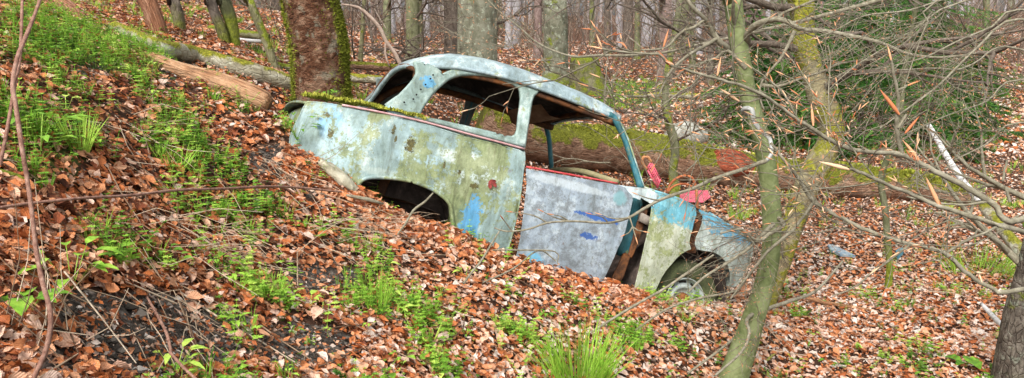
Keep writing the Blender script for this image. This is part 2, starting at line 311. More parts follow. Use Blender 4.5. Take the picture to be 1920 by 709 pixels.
def make_leaves():
    M = leafmat('dead_beech_leaves', LEAF_STOPS, .15, .45, True, True)
    mb = MB()
    for n, y0, y1, nx, ny, lift, pw in ((62000, .9, 5.2, 4, 5, .03, 1.0), (80000, 4.8, 13, 3, 4, .025, 1.35), (70000, 12, 48, 3, 3, .03, 1.6)):
        x, y = scatter(n, y0, y1, pw); px, py, soil, gr, nn = keep_mask(x, y)
        pr = np.clip(1.05-1.25*np.clip(soil, 0, 1)-.62*gr, .03, 1); k = (rng.random(n) < pr) & (px > -160) & (px < 2080) & (py < 900)
        x, y, px = x[k], y[k], px[k]; size = .046 if y1 < 20 else .085
        if y1 > 20: size = .07+.0022*y
        leaf_batch(mb, x, y, size, nx, ny, lift, .27, leaf_tint(x, y, len(x), px))
    n = 90000; x, y = scatter(n, .9, 9, 1.1); px, py, soil, gr, nn = keep_mask(x, y); k = (rng.random(n) < np.clip(1-soil, .03, 1)) & (px > -100) & (px < 2020) & (py < 850); x, y, px = x[k], y[k], px[k]
    leaf_batch(mb, x, y, .026, 3, 3, .045, .45, np.clip(leaf_tint(x, y, len(x), px)*.85, 0, 1))
    # leaves banked against the sunken car
    ln = np.array([G(a, b)[:2] for a, b in [(548,300),(600,328),(640,352),(690,388),(760,424),(850,452),(950,498),(1050,526),(1130,546),(1190,566),(1215,576)]])
    n = 5200; t_ = rng.random(n)*(len(ln)-1.001); k = t_.astype(int); f = (t_-k)[:, None]; q = ln[k]*(1-f)+ln[k+1]*f; o_ = np.abs(rng.normal(0, .11, n)); x, y = q[:, 0]+rng.normal(0, .03, n), q[:, 1]-o_+.05
    z0 = mb.n; leaf_batch(mb, x, y, .052, 4, 5, .03, .5, leaf_tint(x, y, n, np.full(n, 800.))*.8); mb.V[-1][:, 2] += np.repeat(rng.random(n)*.05*np.exp(-(o_/.1)**2), 20)
    put('leaf_litter', mb, M, kind='stuff', label='carpet of curled red-brown and tan beech leaves over the forest floor')
# ------------------------------------------------------------------ green plants
def blade(V, Fq, p, d, side_, L, w, droop, k):
    """appends a narrow tapering leaf of k segments"""
    n0 = sum(len(a) for a in V); q = np.array(p, float); d = np.array(d, float); rows = []
    for i in range(k+1):
        t = i/k; ww = w*(math.sin(math.pi*min(1, .12+t*.88))**.7 if t < 1 else .05); rows += [q-side_*ww*.5, q+side_*ww*.5]
        d = d+np.array([0, 0, -droop/k]); d /= np.linalg.norm(d); q = q+d*L/k
    V.append(np.array(rows)); i = np.arange(k)*2+n0; Fq.append(np.stack([i, i+1, i+3, i+2], -1))
def cleavers(seed, h=.12, nw=4, ll=.024):
    r = np.random.default_rng(seed); V = []; Fq = []; d = np.array([r.normal(0, .35), r.normal(0, .35), 1.]); d /= np.linalg.norm(d); p = np.zeros(3)
    for w in range(nw):
        p2 = p+d*h/nw; s_ = np.cross(d, [1, 0, .1]); s_ /= np.linalg.norm(s_); n0 = sum(len(a) for a in V)
        V.append(np.array([p-s_*.0009, p+s_*.0009, p2+s_*.0008, p2-s_*.0008])); Fq.append(np.array([[n0, n0+1, n0+2, n0+3]])); p = p2
        m = 7; a0 = r.random()*6; lf = ll*(1.05-.12*w)*(1 if w < nw-1 else .7)
        for j in range(m):
            a = a0+j*2*math.pi/m+r.normal(0, .12); o = np.array([math.cos(a), math.sin(a), .35 if w < nw-1 else .9]); o /= np.linalg.norm(o)
            sd = np.cross(o, d); sd /= np.linalg.norm(sd)+1e-9; blade(V, Fq, p, o, sd, lf*(.8+.4*r.random()), lf*.30, .35, 2)
        d = d+r.normal(0, .12, 3)*np.array([1, 1, .2]); d /= np.linalg.norm(d)
    return np.concatenate(V), np.concatenate(Fq)
def grassy(seed, n=26, h=.12, spread=.03, lean=.5, w=.0032):
    r = np.random.default_rng(seed); V = []; Fq = []
    for i in range(n):
        a = r.random()*6.3; p = np.array([math.cos(a), math.sin(a), 0])*spread*math.sqrt(r.random()); d = np.array([math.cos(a)*lean*r.random(), math.sin(a)*lean*r.random(), 1.]); d /= np.linalg.norm(d)
        s_ = np.cross(d, [math.cos(a+1), math.sin(a+1), 0]); s_ /= np.linalg.norm(s_)+1e-9; blade(V, Fq, p, d, s_, h*(.5+.6*r.random()), w*(.7+.6*r.random()), .5*r.random(), 4)
    return np.concatenate(V), np.concatenate(Fq)
def herb(seed, n=6, L=.05, h=.06, w=.55):
    """low herb of stalked, toothed oval leaves"""
    r = np.random.default_rng(seed); V = []; Fq = []; nn = 0
    for i in range(n):
        a = i*2.4+r.normal(0, .3); up_ = r.uniform(.3, .9); tip = np.array([math.cos(a)*h*.6, math.sin(a)*h*.6, h*up_+.015]); s_ = np.array([-math.sin(a), math.cos(a), 0])
        V.append(np.array([[0, 0, 0]-s_*.001, s_*.001, tip+s_*.001, tip-s_*.001])); Fq.append(np.array([[nn, nn+1, nn+2, nn+3]])); nn += 4
        o = np.array([math.cos(a), math.sin(a), r.uniform(-.1, .4)]); ll = L*(.6+.6*r.random()); K = 6; rows = []
        for j in range(K+1):
            t = j/K; ww = ll*w*.5*math.sin(math.pi*(.06+.94*t)**.8)*(1 if j % 2 else .86); c = tip+o*ll*t+np.array([0, 0, -.35*ll*t*t])
            rows += [c-s_*ww+[0, 0, ww*.3], c, c+s_*ww+[0, 0, ww*.3]]
        V.append(np.array(rows)); b = nn+np.arange(K)*3; Fq.append(np.concatenate([np.stack([b, b+1, b+4, b+3], -1), np.stack([b+1, b+2, b+5, b+4], -1)])); nn += len(rows)
    return np.concatenate(V), np.concatenate(Fq)
def instance(mb, protos, x, y, sc, tint, dz=0.):
    z = zt(x, y); pi = rng.integers(0, len(protos), len(x)); a = rng.random(len(x))*6.283
    for k, (V, Fq) in enumerate(protos):
        m = np.where(pi == k)[0]
        if not len(m): continue
        c, s = np.cos(a[m])[:, None], np.sin(a[m])[:, None]; S = sc[m][:, None]
        W = np.stack([(V[None, :, 0]*c-V[None, :, 1]*s)*S+x[m][:, None], (V[None, :, 0]*s+V[None, :, 1]*c)*S+y[m][:, None], V[None, :, 2]*S+z[m][:, None]+dz], -1)
        FF = (np.arange(len(m))*len(V))[:, None, None]+Fq[None]; mb.add(W.reshape(-1, 3), FF.reshape(-1, 4), np.repeat(tint[m], len(V)))
GREEN_STOPS = [(0, (.06, .17, .02)), (.35, (.20, .42, .04)), (.65, (.38, .64, .08)), (1, (.58, .76, .15))]
def make_green():
    M = leafmat('fresh_green_leaves', GREEN_STOPS, .3, .45)
    globals()['GREENM'] = M
    cl = [cleavers(i, .09+.05*(i % 4)/3, 3+i % 3, .022+.004*(i % 3)) for i in range(12)]; he = [herb(i, 4+i % 4, .026+.008*(i % 3), .03+.012*(i % 3), .4+.15*(i % 3)) for i in range(9)]; gr_ = [grassy(i, 14, .10, .02) for i in range(6)]
    mb = MB()
    for pr, n, y0, y1, pw, dens in ((cl, 60000, 1.0, 7, 1.0, .9), (he, 30000, 1., 7, 1., .4), (gr_, 20000, 1.0, 9, 1.0, .5), (gr_, 26000, 8, 34, 1.5, .8)):
        x, y = scatter(n, y0, y1, pw); px, py, soil, gr, nn = keep_mask(x, y)
        pat = fb2(x, y, 4.5, 2, 77); dn = np.clip(gr*1.35+nn*.9+pat*1.8-.30, 0, 1)*dens*.8-np.clip(soil-.5, 0, 1)*.3
        dn = np.maximum(dn, (.012+.02*(pat > .35))*(px > 520)*(y < 9)*(y1 < 20))
        k = (rng.random(n) < dn) & (px > -200) & (px < 2100) & (py < 860); x, y = x[k], y[k]
        sc = rng.uniform(.4, 1.05, len(x))*(1 if y1 < 20 else 1.6); t = np.clip(rng.normal(.47, .24, len(x))+fb2(x, y, 2, 2, 88)*.45, 0, 1)
        instance(mb, pr, x, y, sc, t, .004)
    put('ground_cover', mb, M, kind='stuff', label='fresh green goosegrass, grass and small herbs sprouting through the leaves')
    # single larger plants
    def single(name, proto, px, py, sc, label, cat, t=.5, group=None, spread=.15):
        p = G(px, py); m = MB(); V, Fq = proto; nv = len(V); tt = np.clip(t+rng.normal(0, spread, nv//2+1).repeat(2)[:nv], 0, 1); m.add(V*sc, Fq, tt)
        o = put(name, m, M, label=label, cat=cat, group=group); o.location = p; return o
    g = 'tufts of bright green grass'
    single('grass_tuft', grassy(101, 330, .30, .12, .75, .0042), 1085, 722, 1., 'large tuft of long bright green grass at the bottom edge below the car door', 'grass', .55, g)
    single('grass_tuft', grassy(102, 70, .16, .03, .6, .0035), 150, 288, 1., 'tall lime green grass tuft on the bank nearest the bent brown twigs', 'grass', .75, g)
    single('grass_tuft', grassy(103, 60, .22, .035, .5, .0032), 705, 590, 1., 'slender upright grass tuft among leaves below the rear wheel arch', 'grass', .5, g)
    single('grass_tuft', grassy(104, 60, .12, .05, .9, .003), 330, 318, 1., 'low spreading grass tuft on the bank above the long bare twig', 'grass', .6, g)
    single('grass_tuft', grassy(105, 90, .22, .09, .8, .005), 1385, 412, 1., 'small grass tuft in the leaves beyond the bonnet of the wrecked car', 'grass', .6, g)
    single('grass_tuft', grassy(106, 160, .3, .25, .9, .005), 1830, 512, 1., 'thin pale grass tuft beside the rotten branch near the mossy trunk at the right edge', 'grass', .6, g)
    pc = P(556, 236, 4.42); 
    for (nm, pr, q, lab) in (('ivy_plant', herb(301, 26, .045, .16, .6), P(556, 262, 4.40), 'dark green leafy plant climbing the rear corner of the car'), ('herb_plant', herb(302, 22, .035, .075, .5), P(612, 194, 4.62), 'small fresh green plant rooted in the moss on top of the car rear')):
        m = MB(); V, Fq = pr; m.add(V, Fq, np.clip(.3+rng.normal(0, .15, len(V)//2+1).repeat(2)[:len(V)], 0, 1)); o = put(nm, m, M, label=lab, cat='plant'); o.location = q
    single('seedling', herb(201, 9, .055, .075, .42), 330, 702, 1., 'bright lime seedling with many pointed leaves on bare soil at the bottom', 'plant', .9)
    single('bramble_plant', herb(202, 6, .075, .07, .8), 48, 600, .9, 'plant with rounded dark green toothed leaves at the lower left edge', 'plant', .3)
    single('nettle_plant', herb(203, 14, .065, .13, .6), 135, 545, .9, 'bushy pale green leafy plant on the edge of the bare soil', 'plant', .55)
    single('ivy_plant', herb(204, 7, .06, .05, .9), 305, 190, 1., 'dark bluish green leafy plant on the bank just below the brown rotting log', 'plant', .15)
    single('elder_sprout', herb(205, 10, .09, .16, .5), 75, 300, .9, 'tall sprout with broad fresh green leaves beside the bent brown twigs', 'plant', .42)
    single('broadleaf_plant', herb(206, 5, .09, .05, .9), 1810, 690, 1., 'low plant with big dark green leaves in the lower right corner', 'plant', .2)
def make_soil():
    mb = MB(); n = 60000; x, y = scatter(n, 1., 6, 1.); px, py, soil, gr, nn = keep_mask(x, y); k = (rng.random(n) < np.clip(soil*1.2-.25, 0, 1)) & (px > -100) & (py < 800); x, y = x[k][:16000], y[k][:16000]; n = len(x)
    O = np.array([(1,0,0),(0,1,0),(-1,0,0),(0,-1,0),(0,0,1),(0,0,-1)], float); T = np.array([(0,1,4),(1,2,4),(2,3,4),(3,0,4),(1,0,5),(2,1,5),(3,2,5),(0,3,5)])
    s = rng.gamma(1.6, .0026, n)+.001; V = O[None]*(s[:, None, None]*(1+rng.normal(0, .3, (n, 6, 1))))*np.array([1, 1, .7])+np.stack([x, y, zt(x, y)+s*.3], -1)[:, None]
    mb.add(V.reshape(-1, 3), ((np.arange(n)*6)[:, None, None]+T[None]).reshape(-1, 3), np.repeat(rng.random(n), 6))
    x2, y2 = x[:3500]+rng.normal(0, .02, 3500)[:len(x[:3500])], y[:3500]
    put('soil_crumbs', mb, leafmat('soil_crumb', [(0, (.02, .017, .014)), (.5, (.07, .058, .048)), (.85, (.15, .13, .11)), (1, (.40, .37, .34))], 0, .9, False), kind='stuff', smooth=False, label='dark crumbly soil and grit laid bare on the bank')
    M = bpy.data.materials['dead_beech_leaves']; mb = MB(); leaf_batch(mb, x2, y2, .022, 3, 3, .012, .5); put('leaf_crumbs', mb, M, kind='stuff', label='small broken leaf fragments on the bare soil')
def make_twiglitter():
    mb = MB(); n = 900; x, y = scatter(n, 1.1, 16, 1.15)
    px, py, _ = w2px(np.stack([x, y, zt(x, y)], -1))
    for i in range(n):
        L = rng.uniform(.08, .45)*(1 if y[i] < 6 else 1.8); a = rng.normal(0.2, 1.1); k = 4; xs = x[i]+np.linspace(-.5, .5, k)*L*math.cos(a); ys = y[i]+np.linspace(-.5, .5, k)*L*math.sin(a)
        zs = zt(xs, ys)+rng.uniform(.012, .035)+rng.normal(0, .006, k)
        tube(mb, np.stack([xs, ys, zs], -1), rng.uniform(.0012, .0045)*np.linspace(1, .5, k), 4, tint=rng.random(), cap=False)
    M = leafmat('dry_twigs', [(0, (.09, .05, .03)), (.4, (.22, .14, .09)), (.75, (.42, .32, .22)), (1, (.6, .5, .38))], 0, .8)
    globals()['TWIGM'] = M
    put('twig_litter', mb, M, kind='stuff', label='dry twigs and straw strewn over the fallen leaves')
# ================================================================== THE CAR (mesh data in the car's own frame: x forward, y left, z up)
def pip(P2, poly):
    x, y = P2[:, 0], P2[:, 1]; ins = np.zeros(len(x), bool); n = len(poly)
    for i in range(n):
        x1, y1 = poly[i]; x2, y2 = poly[(i+1) % n]
        c = ((y1 > y) != (y2 > y)) & (x < (x2-x1)*(y-y1)/(y2-y1+1e-12)+x1); ins ^= c
    return ins
def dense(poly, step=.03, smooth=False):
    poly = np.asarray(poly, float); n = len(poly); O = []
    for i in range(n):
        a, b, c, d = poly[(i-1) % n], poly[i], poly[(i+1) % n], poly[(i+2) % n]; k = max(1, int(np.linalg.norm(c-b)/step))
        for j in range(k):
            t = j/k; O.append(.5*((2*b)+(c-a)*t+(2*a-5*b+4*c-d)*t*t+(3*b-a-3*c+d)*t**3) if smooth else b+(c-b)*t)
    return np.array(O)
def panel(mb, outline, holes=(), off=0., thick=.006, s=-1, hf=None, sm=True, step=.028, rim=.004, dent=.008, mi=0, hole_sm=True, bow=0.):
    hf = hf or (lambda x, z: hs(x, z)); O = dense(outline, step, sm); H = [dense(h, step, hole_sm) for h in holes]
    pts = [O]+H; lo, hi = O.min(0), O.max(0); gx, gz = np.meshgrid(np.arange(lo[0], hi[0], step*1.4), np.arange(lo[1], hi[1], step*1.4)); g = np.stack([gx.ravel(), gz.ravel()], -1)+rng.normal(0, .002, (gx.size, 2))
    k = pip(g, O)
    for h in H: k &= ~pip(g, h)
    A = np.concatenate(pts); g = g[k]; dd = np.sqrt(((g[:, None]-A[None])**2).sum(-1)).min(1); g = g[dd > step*.5]
    allp = np.concatenate([A, g]); ed = []; o = 0
    for q in pts: n = len(q); ed += [(o+i, o+(i+1) % n) for i in range(n)]; o += n
    r = delaunay_2d_cdt([Vector(p) for p in allp], ed, [], 0, 1e-5); V2 = np.array([tuple(v) for v in r[0]]); T = np.array([t for t in r[2] if len(t) == 3]); cen = V2[T].mean(1); k = pip(cen, O)
    for h in H: k &= ~pip(cen, h)
    T = T[k]; x, z = V2[:, 0], V2[:, 1]; y = hf(x, z)+off+dent*fb2(x, z, 3.5, 2, 61)+bow*0
    Vf = np.stack([x, s*y, z], -1); Vb = np.stack([x, s*(y-thick), z], -1)
    e1 = V2[T[:, 1]]-V2[T[:, 0]]; e2 = V2[T[:, 2]]-V2[T[:, 0]]; ccw = (e1[:, 0]*e2[:, 1]-e1[:, 1]*e2[:, 0]) > 0; T[~ccw] = T[~ccw][:, ::-1]
    Tf = T if s < 0 else T[:, ::-1]; mb.add(Vf, Tf, mi=mi); mb.add(Vb, Tf[:, ::-1], mi=mi)
    for q in pts:
        yy = hf(q[:, 0], q[:, 1])+off-thick/2+dent*fb2(q[:, 0], q[:, 1], 3.5, 2, 61); L = np.stack([q[:, 0], s*yy, q[:, 1]], -1); L = np.concatenate([L, L[:1]])
        tube(mb, L, max(rim, thick*.55), 6, cap=False, mi=mi)
def boxbar(mb, a, b, w, h, up_=(0, 0, 1), mi=0, taper=1.):
    a = np.array(a, float); b = np.array(b, float); d = b-a; d /= np.linalg.norm(d); sd = np.cross(d, up_); sd /= np.linalg.norm(sd); u = np.cross(sd, d); V = []
    for p, k in ((a, 1), (b, taper)):
        for i, j in ((-1, -1), (1, -1), (1, 1), (-1, 1)): V.append(p+sd*w/2*i*k+u*h/2*j*k)
    mb.add(V, np.array([[0, 1, 2, 3], [7, 6, 5, 4], [0, 4, 5, 1], [1, 5, 6, 2], [2, 6, 7, 3], [3, 7, 4, 0]]), mi=mi)
def carpaint(name, base, algae=.5, blobs=(), moss=(), grey=0., seed=0., streak=.5, rough=.6, rust=.0, white=.0, mtk=1.):
    t = NT(name); v = t.obj(); m = t.new('ShaderNodeMapping'); t.l(v, m.inputs[0]); m.inputs['Location'].default_value = (seed, seed*2, 0); v1 = m.outputs[0]
    big = t.noise(v1, 2.3, 6, .65, .6); mid = t.noise(v1, 7, 6, .7); st = t.noise(t.scale(v1, (9, 9, 1.6)), 1, 5, .65); fine = t.noise(v1, 55, 5, .75); blot = t.noise(v1, 16, 6, .8)
    col = t.mix(t.step(mid, .38, .68), base, tuple(c*1.3+.05 for c in base))
    if white: col = t.mix(t.math('MULTIPLY', t.step(t.math('ADD', t.math('MULTIPLY', st, .5), t.math('ADD', t.math('MULTIPLY', mid, .5), t.math('MULTIPLY', t.math('SUBTRACT', fine, .5), .35))), .52, .57), white), col, (.62, .68, .68))
    col = t.mix(t.math('MULTIPLY', t.step(blot, .42, .72), .45), col, (.13, .17, .17))
    col = t.mix(.75, col, t.ramp(t.math('ADD', t.math('MULTIPLY', st, .6), t.math('MULTIPLY', blot, .4)), [(.36, (.50, .50, .42)), (.58, (1., 1., 1.))]), 'MULTIPLY')
    if grey: col = t.mix(t.math('MULTIPLY', t.step(t.noise(v1, 15, 8, .85), .42, .60), grey), col, (.12, .135, .145))
    def blob(col, cx, cz, rx, rz, c, op):
        s = t.new('ShaderNodeSeparateXYZ'); t.l(v, s.inputs[0]); dx = t.math('MULTIPLY', t.math('SUBTRACT', s.outputs[0], cx), 1/rx); dz = t.math('MULTIPLY', t.math('SUBTRACT', s.outputs[2], cz), 1/rz)
        d = t.math('ADD', t.math('MULTIPLY', dx, dx), t.math('MULTIPLY', dz, dz)); d = t.math('ADD', d, t.math('MULTIPLY', t.math('SUBTRACT', t.noise(v1, 14 if op < .9 else 22, 8, .8), .5), 3.5 if op < .9 else 9.))
        mk = t.step(d, 1.25, .35 if op < .9 else 1.); col = t.mix(t.math('MULTIPLY', mk, op), col, c)
        return col
    for q in blobs:
        if q[5] < .9: col = blob(col, *q)
    if algae:
        f = t.math('ADD', t.math('MULTIPLY', big, .62), t.math('MULTIPLY', st, .45)); f = t.math('ADD', f, t.math('ADD', t.math('MULTIPLY', t.math('SUBTRACT', blot, .5), .45), t.math('MULTIPLY', t.math('SUBTRACT', fine, .5), .30))); a = t.step(f, .655-algae*.22, .715-algae*.22)
        col = t.mix(t.math('MULTIPLY', a, .85), col, t.ramp(t.math('ADD', t.math('MULTIPLY', blot, .5), t.math('MULTIPLY', mid, .5)), [(.36, (.075, .085, .02)), (.50, (.20, .23, .08)), (.64, (.34, .37, .20))]))
    for q in blobs:
        if q[5] >= .9: col = blob(col, *q)
    mt = t.noise(t.scale(v1, (1.25, 1.25, .42)), 9, 9, .84, .5); col = t.mix(mtk, col, t.ramp(mt, [(.36, (.50, .50, .44)), (.48, (.88, .90, .84)), (.62, (1.22, 1.22, 1.2))]), 'MULTIPLY')
    dr = t.noise(t.scale(v1, (16, 16, 1.3)), 1, 6, .75); col = t.mix(t.math('MULTIPLY', t.step(dr, .56, .70), .5), col, (.075, .07, .035))
    chip = t.step(t.noise(v1, 21, 7, .85), .635, .65); col = t.mix(t.math('MULTIPLY', chip, .8), col, t.ramp(mid, [(.4, (.12, .055, .03)), (.6, (.22, .20, .17))]))
    sp = t.step(fine, .58, .68); col = t.mix(t.math('MULTIPLY', sp, .55), col, (.07, .075, .04))
    sc = t.vor(t.scale(v1, (1., 1., .5)), 34); col = t.mix(t.math('MULTIPLY', t.step(t.math('ADD', sc, t.math('MULTIPLY', fine, .6)), .36, .28), .55), col, (.09, .085, .05))
    if rust: col = t.mix(t.math('MULTIPLY', t.step(t.noise(v1, 5, 7, .8), .60, .68), rust), col, t.ramp(fine, [(.3, (.10, .03, .012)), (.7, (.42, .14, .03))]))
    for (cx, cz, rx, rz) in moss:
        s = t.new('ShaderNodeSeparateXYZ'); t.l(v, s.inputs[0]); dx = t.math('MULTIPLY', t.math('SUBTRACT', s.outputs[0], cx), 1/rx); dz = t.math('MULTIPLY', t.math('SUBTRACT', s.outputs[2], cz), 1/rz)
        d = t.math('ADD', t.math('ADD', t.math('MULTIPLY', dx, dx), t.math('MULTIPLY', dz, dz)), t.math('MULTIPLY', t.math('SUBTRACT', t.noise(v1, 38, 6, .85), .5), 9.))
        col = t.mix(t.step(d, 1., .75), col, t.ramp(fine, [(.35, (.03, .028, .01)), (.65, (.13, .11, .03))]))
    t.bump(t.math('ADD', t.math('MULTIPLY', fine, .6), t.math('MULTIPLY', blot, .5)), .5, .004)
    return t.done(col, t.mix(mid, (rough-.1,)*3, (rough+.2,)*3), .4)
def make_car():
    SH = lambda L: sides(L)
    quarter = SH([(576,191),(604,193),(640,199),(690,208),(737,219),(779,228),(868,256),(930,271),(983,285),(984,300),(981,318),(978,345),(975,373),(968,410),(958,450),(946,484),(900,470),(855,455),(850,430),(848,410),(845,388),(838,376),(825,365),(810,355),(794,348),(775,341),(755,337),(733,334),(713,333),(695,333),(683,336),(674,343),(667,356),(650,380),(600,350),(560,320),(545,290),(543,274),(545,256),(552,238),(560,223),(568,205)])
    B = lambda px, py: tuple(side(px, py)[[0, 2]])
    paintq = carpaint('quarter_paint', (.27, .37, .40), .72, [B(620,230)+(.07,.10,(.22,.44,.68),.75), B(880,425)+(.055,.17,(.09,.30,.55),.93), B(875,300)+(.2,.05,(.60,.66,.66),.8), B(900,330)+(.16,.10,(.55,.62,.62),.7), B(790,300)+(.16,.05,(.36,.50,.60),.5), B(640,270)+(.12,.14,(.45,.60,.68),.55), B(830,352)+(.06,.05,(.5,.6,.62),.6), B(870,395)+(.035,.06,(.16,.42,.55),.8), B(945,318)+(.05,.02,(.2,.2,.22),.6), B(740,330)+(.2,.03,(.45,.52,.5),.5)],
        [B(770,272)+(.028,.045), B(738,243)+(.012,.03), B(612,215)+(.018,.014), B(620,252)+(.017,.03), B(833,310)+(.008,.02), B(862,323)+(.010,.015), B(888,350)+(.03,.02), B(742,262)+(.008,.02)], seed=0, white=.6)
    paintu = carpaint('roof_paint', (.30, .39, .455), .12, [B(812,148)+(.03,.04,(.12,.33,.52),.92)], (), grey=.10, seed=3, white=.7, rough=.45)
    paintp = carpaint('pillar_paint', (.25, .335, .33), .35, [B(803,155)+(.045,.03,(.10,.30,.50),.93), B(730,205)+(.06,.02,(.35,.62,.8),.7)], (), seed=5, white=.4, rust=.12)
    paintd = carpaint('door_paint', (.31, .375, .46), .0, [B(1120,408)+(.14,.016,(.03,.10,.33),.95), B(1103,443)+(.06,.018,(.03,.09,.30),.95), B(1000,487)+(.07,.055,(.14,.42,.62),.85), B(1160,372)+(.05,.05,(.16,.33,.36),.8), B(1060,345)+(.3,.03,(.50,.56,.60),.6)], (), grey=.8, seed=8, white=.3, mtk=.35)
    paintf = carpaint('wing_paint', (.42, .44, .36), .52, [B(1280,392)+(.30,.10,(.10,.34,.46),.9), B(1350,425)+(.2,.06,(.10,.32,.48),.9), B(1250,372)+(.1,.05,(.20,.45,.55),.9)], (), seed=11, white=.6, rough=.65)
    paintn = carpaint('nose_paint', (.34, .38, .37), .2, [(1.38,.84,.32,.09,(.09,.31,.50),.9),(1.12,.90,.16,.09,(.10,.33,.48),.9)], (), seed=14, white=.7, rust=.1)
    teal = carpaint('teal_paint', (.015, .14, .19), .25, [], (), seed=17, rust=.45, white=.0)
    rimpaint = carpaint('inner_frame_paint', (.13, .15, .15), .3, [], (), seed=41, rust=.5)
    rust = NT('rusty_steel'); v = rust.obj(); n = rust.noise(v, 9, 7, .75); rust.bump(rust.noise(v, 40, 5), .8, .006)
    rust = rust.done(rust.ramp(n, [(.28, (.025, .016, .012)), (.45, (.085, .04, .022)), (.6, (.22, .085, .03)), (.75, (.42, .17, .05))]), .9, .2)
    dark = NT('grimy_lining'); v = dark.obj(); n = dark.noise(v, 6, 7, .75, .4); dark.bump(dark.noise(v, 22, 5), .6, .01)
    dark = dark.done(dark.ramp(n, [(.3, (.02, .016, .014)), (.5, (.06, .045, .038)), (.62, (.14, .10, .085)), (.75, (.24, .20, .17))]), .95, .1)
    root = empty('wrecked_car', (0, 0, 0), 'rusting pale blue and green two-door car shell sunk nose-down in the leaves on the bank', 'car')
    Rc = Matrix(((0,)*4,)*4); M3 = np.array([[1, 0, 0], [0, -ST, CT], [0, -CT, -ST]])@CR; L = car2w((0, 0, 0))
    root.matrix_world = Matrix([[*M3[0], L[0]], [*M3[1], L[1]], [*M3[2], L[2]], [0, 0, 0, 1]])
    def part(name, mb, mats, parent=None, **k): o = put(name, mb, mats, None, (0, 0, 0), **k); o.parent = parent or root; return o
    # rear quarters
    mb = MB(); panel(mb, quarter, thick=.007, sm=False, rim=.006)
    arch = [B(*p) for p in [(850,430),(848,410),(845,388),(838,376),(825,365),(810,355),(794,348),(775,341),(755,337),(733,334),(713,333),(695,333),(683,336),(674,343),(667,356)]]
    a3 = np.array([(x, -hs(x, z)-.004, z) for x, z in arch]); tube(mb, a3, .011, 8, step=.03, cap=False)
    V = []; A2, _ = smooth_path(a3, np.zeros(len(a3)), .03); A3 = A2+np.array([0, .06, 0]); n = len(A2)
    mb.add(np.concatenate([A2, A3]), np.array([[i, i+1, n+i+1, n+i] for i in range(n-1)])); 
    qo = part('quarter_panel', mb, paintq, label='green-stained pale blue quarter panel with blue patch by the open wheel arch')
    mb = MB(); qf = quarter.copy(); panel(mb, qf, s=1, thick=.006, sm=False); part('quarter_panel', mb, paintq)
    # stick-on moss clumps on the panel
    # moulding
    for nm, off, r, mt in (('belt_moulding', .006, .010, 'pink'),):
        L_ = SH([(640,201),(700,212),(776,228),(830,242),(880,256),(930,269),(982,283)]); pts = np.array([(x, -hs(x, z)-off, z+.012) for x, z in L_])
        mb = MB(); tube(mb, pts, r*.62, 8, step=.04); part('belt_moulding', mb, simple('faded_trim', (.42, .22, .22), (.62, .42, .42), 20, .5))
    L_ = SH([(776,224),(830,238),(880,252),(930,265),(982,279)]); pts = np.array([(x, -hs(x, z)+.004, z+.018) for x, z in L_]); mb = MB(); tube(mb, pts, .012, 6, step=.04); part('window_ledge', mb, paintp)
    # upper side frame : C pillar, quarter window, B pillar
    out = [(724,200),(733,211),(750,217),(779,226),(830,240),(880,253),(930,266),(982,280),(984,268),(988,240),(992,215),(996,190),(1000,178),(1010,170),(1000,162),(985,156),(941,141),(905,131),(880,129),(856,132),(832,142),(820,132),(802,123),(780,119),(784,128),(785,138),(779,150),(771,160),(761,171),(750,182),(738,190)]
    win = [(782,221),(790,203),(799,189),(808,177),(818,166),(829,156),(840,147),(850,142),(865,138),(885,137),(905,138),(930,142),(950,149),(965,156),(976,163),(980,171),(981,185),(979,205),(976,230),(974,246),(970,255),(962,260),(950,259),(930,253),(900,246),(860,237),(820,228)]
    o2, w2 = SH(out), SH(win)
    for s in (-1, 1):
        mb = MB(); panel(mb, o2, [w2], thick=.03, s=s, sm=False, hole_sm=False, rim=.012, step=.02, off=-.004, dent=.002)
        if s < 0:
            q = np.array([(x, -hs(x, z)-.002, z) for x, z in dense(SH([(782,221),(799,189),(818,166),(840,147),(865,136),(905,135),(950,146),(976,160)]), .03)[:26]])
        fr = part('window_frame', mb, paintp if s < 0 else rimpaint)
        if s < 0:
            mh = MB()
            for hx, hy in ((806,148),(797,159),(788,168),(780,178),(774,186),(757,192),(811,141)):
                x, z = side(hx, hy)[[0, 2]]; y = -hs(x, z); tube(mh, [(x, y-.010, z), (x, y-.0145, z)], .0055, 8)
            part('badge_hole', mh, simple('hole_black', (.006,)*3, (.012,)*3), fr, kind='stuff')
    # roof
    gut = SH([(779,120),(802,123),(832,140),(856,131),(880,128),(905,130),(941,141),(985,156),(1012,167),(1052,181),(1103,201),(1137,213),(1160,222)]); gx, gz = gut[:, 0], gut[:, 1]
    gxs = np.array([-1.06, -1.0, -.9, -.8, -.69, -.58, -.48, -.30, -.2, -.05, .13, .27, .37]); gzs = np.array([1.27, 1.295, 1.325, 1.345, 1.358, 1.368, 1.374, 1.374, 1.368, 1.36, 1.345, 1.335, 1.328])
    sil = np.array([(723,143),(731,135),(740,129),(761,118),(794,107),(823,103),(856,103),(891,109),(934,120),(968,130),(1002,142),(1035,154),(1069,167),(1103,183),(1137,200),(1161,218)], float)
    nu, nv = 46, 31; us = np.linspace(-1.075, .372, nu); vs = np.linspace(-1, 1, nv); ze = np.interp(us, gxs, gzs)
    def proj(X): q = np.asarray(X)@CR.T+CTT; return 960+F*q[..., 0]/q[..., 2], 354.5+F*q[..., 1]/q[..., 2]
    crown = np.interp(us, [-1.08, -1.0, -.85, -.6, -.3, .1, .25, .33, .372], [.03, .06, .115, .128, .128, .125, .11, .085, .05])
    wid = np.interp(us, [-1.08, -.95, -.8, .1, .3, .372], [.47, .52, .548, .548, .54, .52])
    V = np.zeros((nu, nv, 3)); 
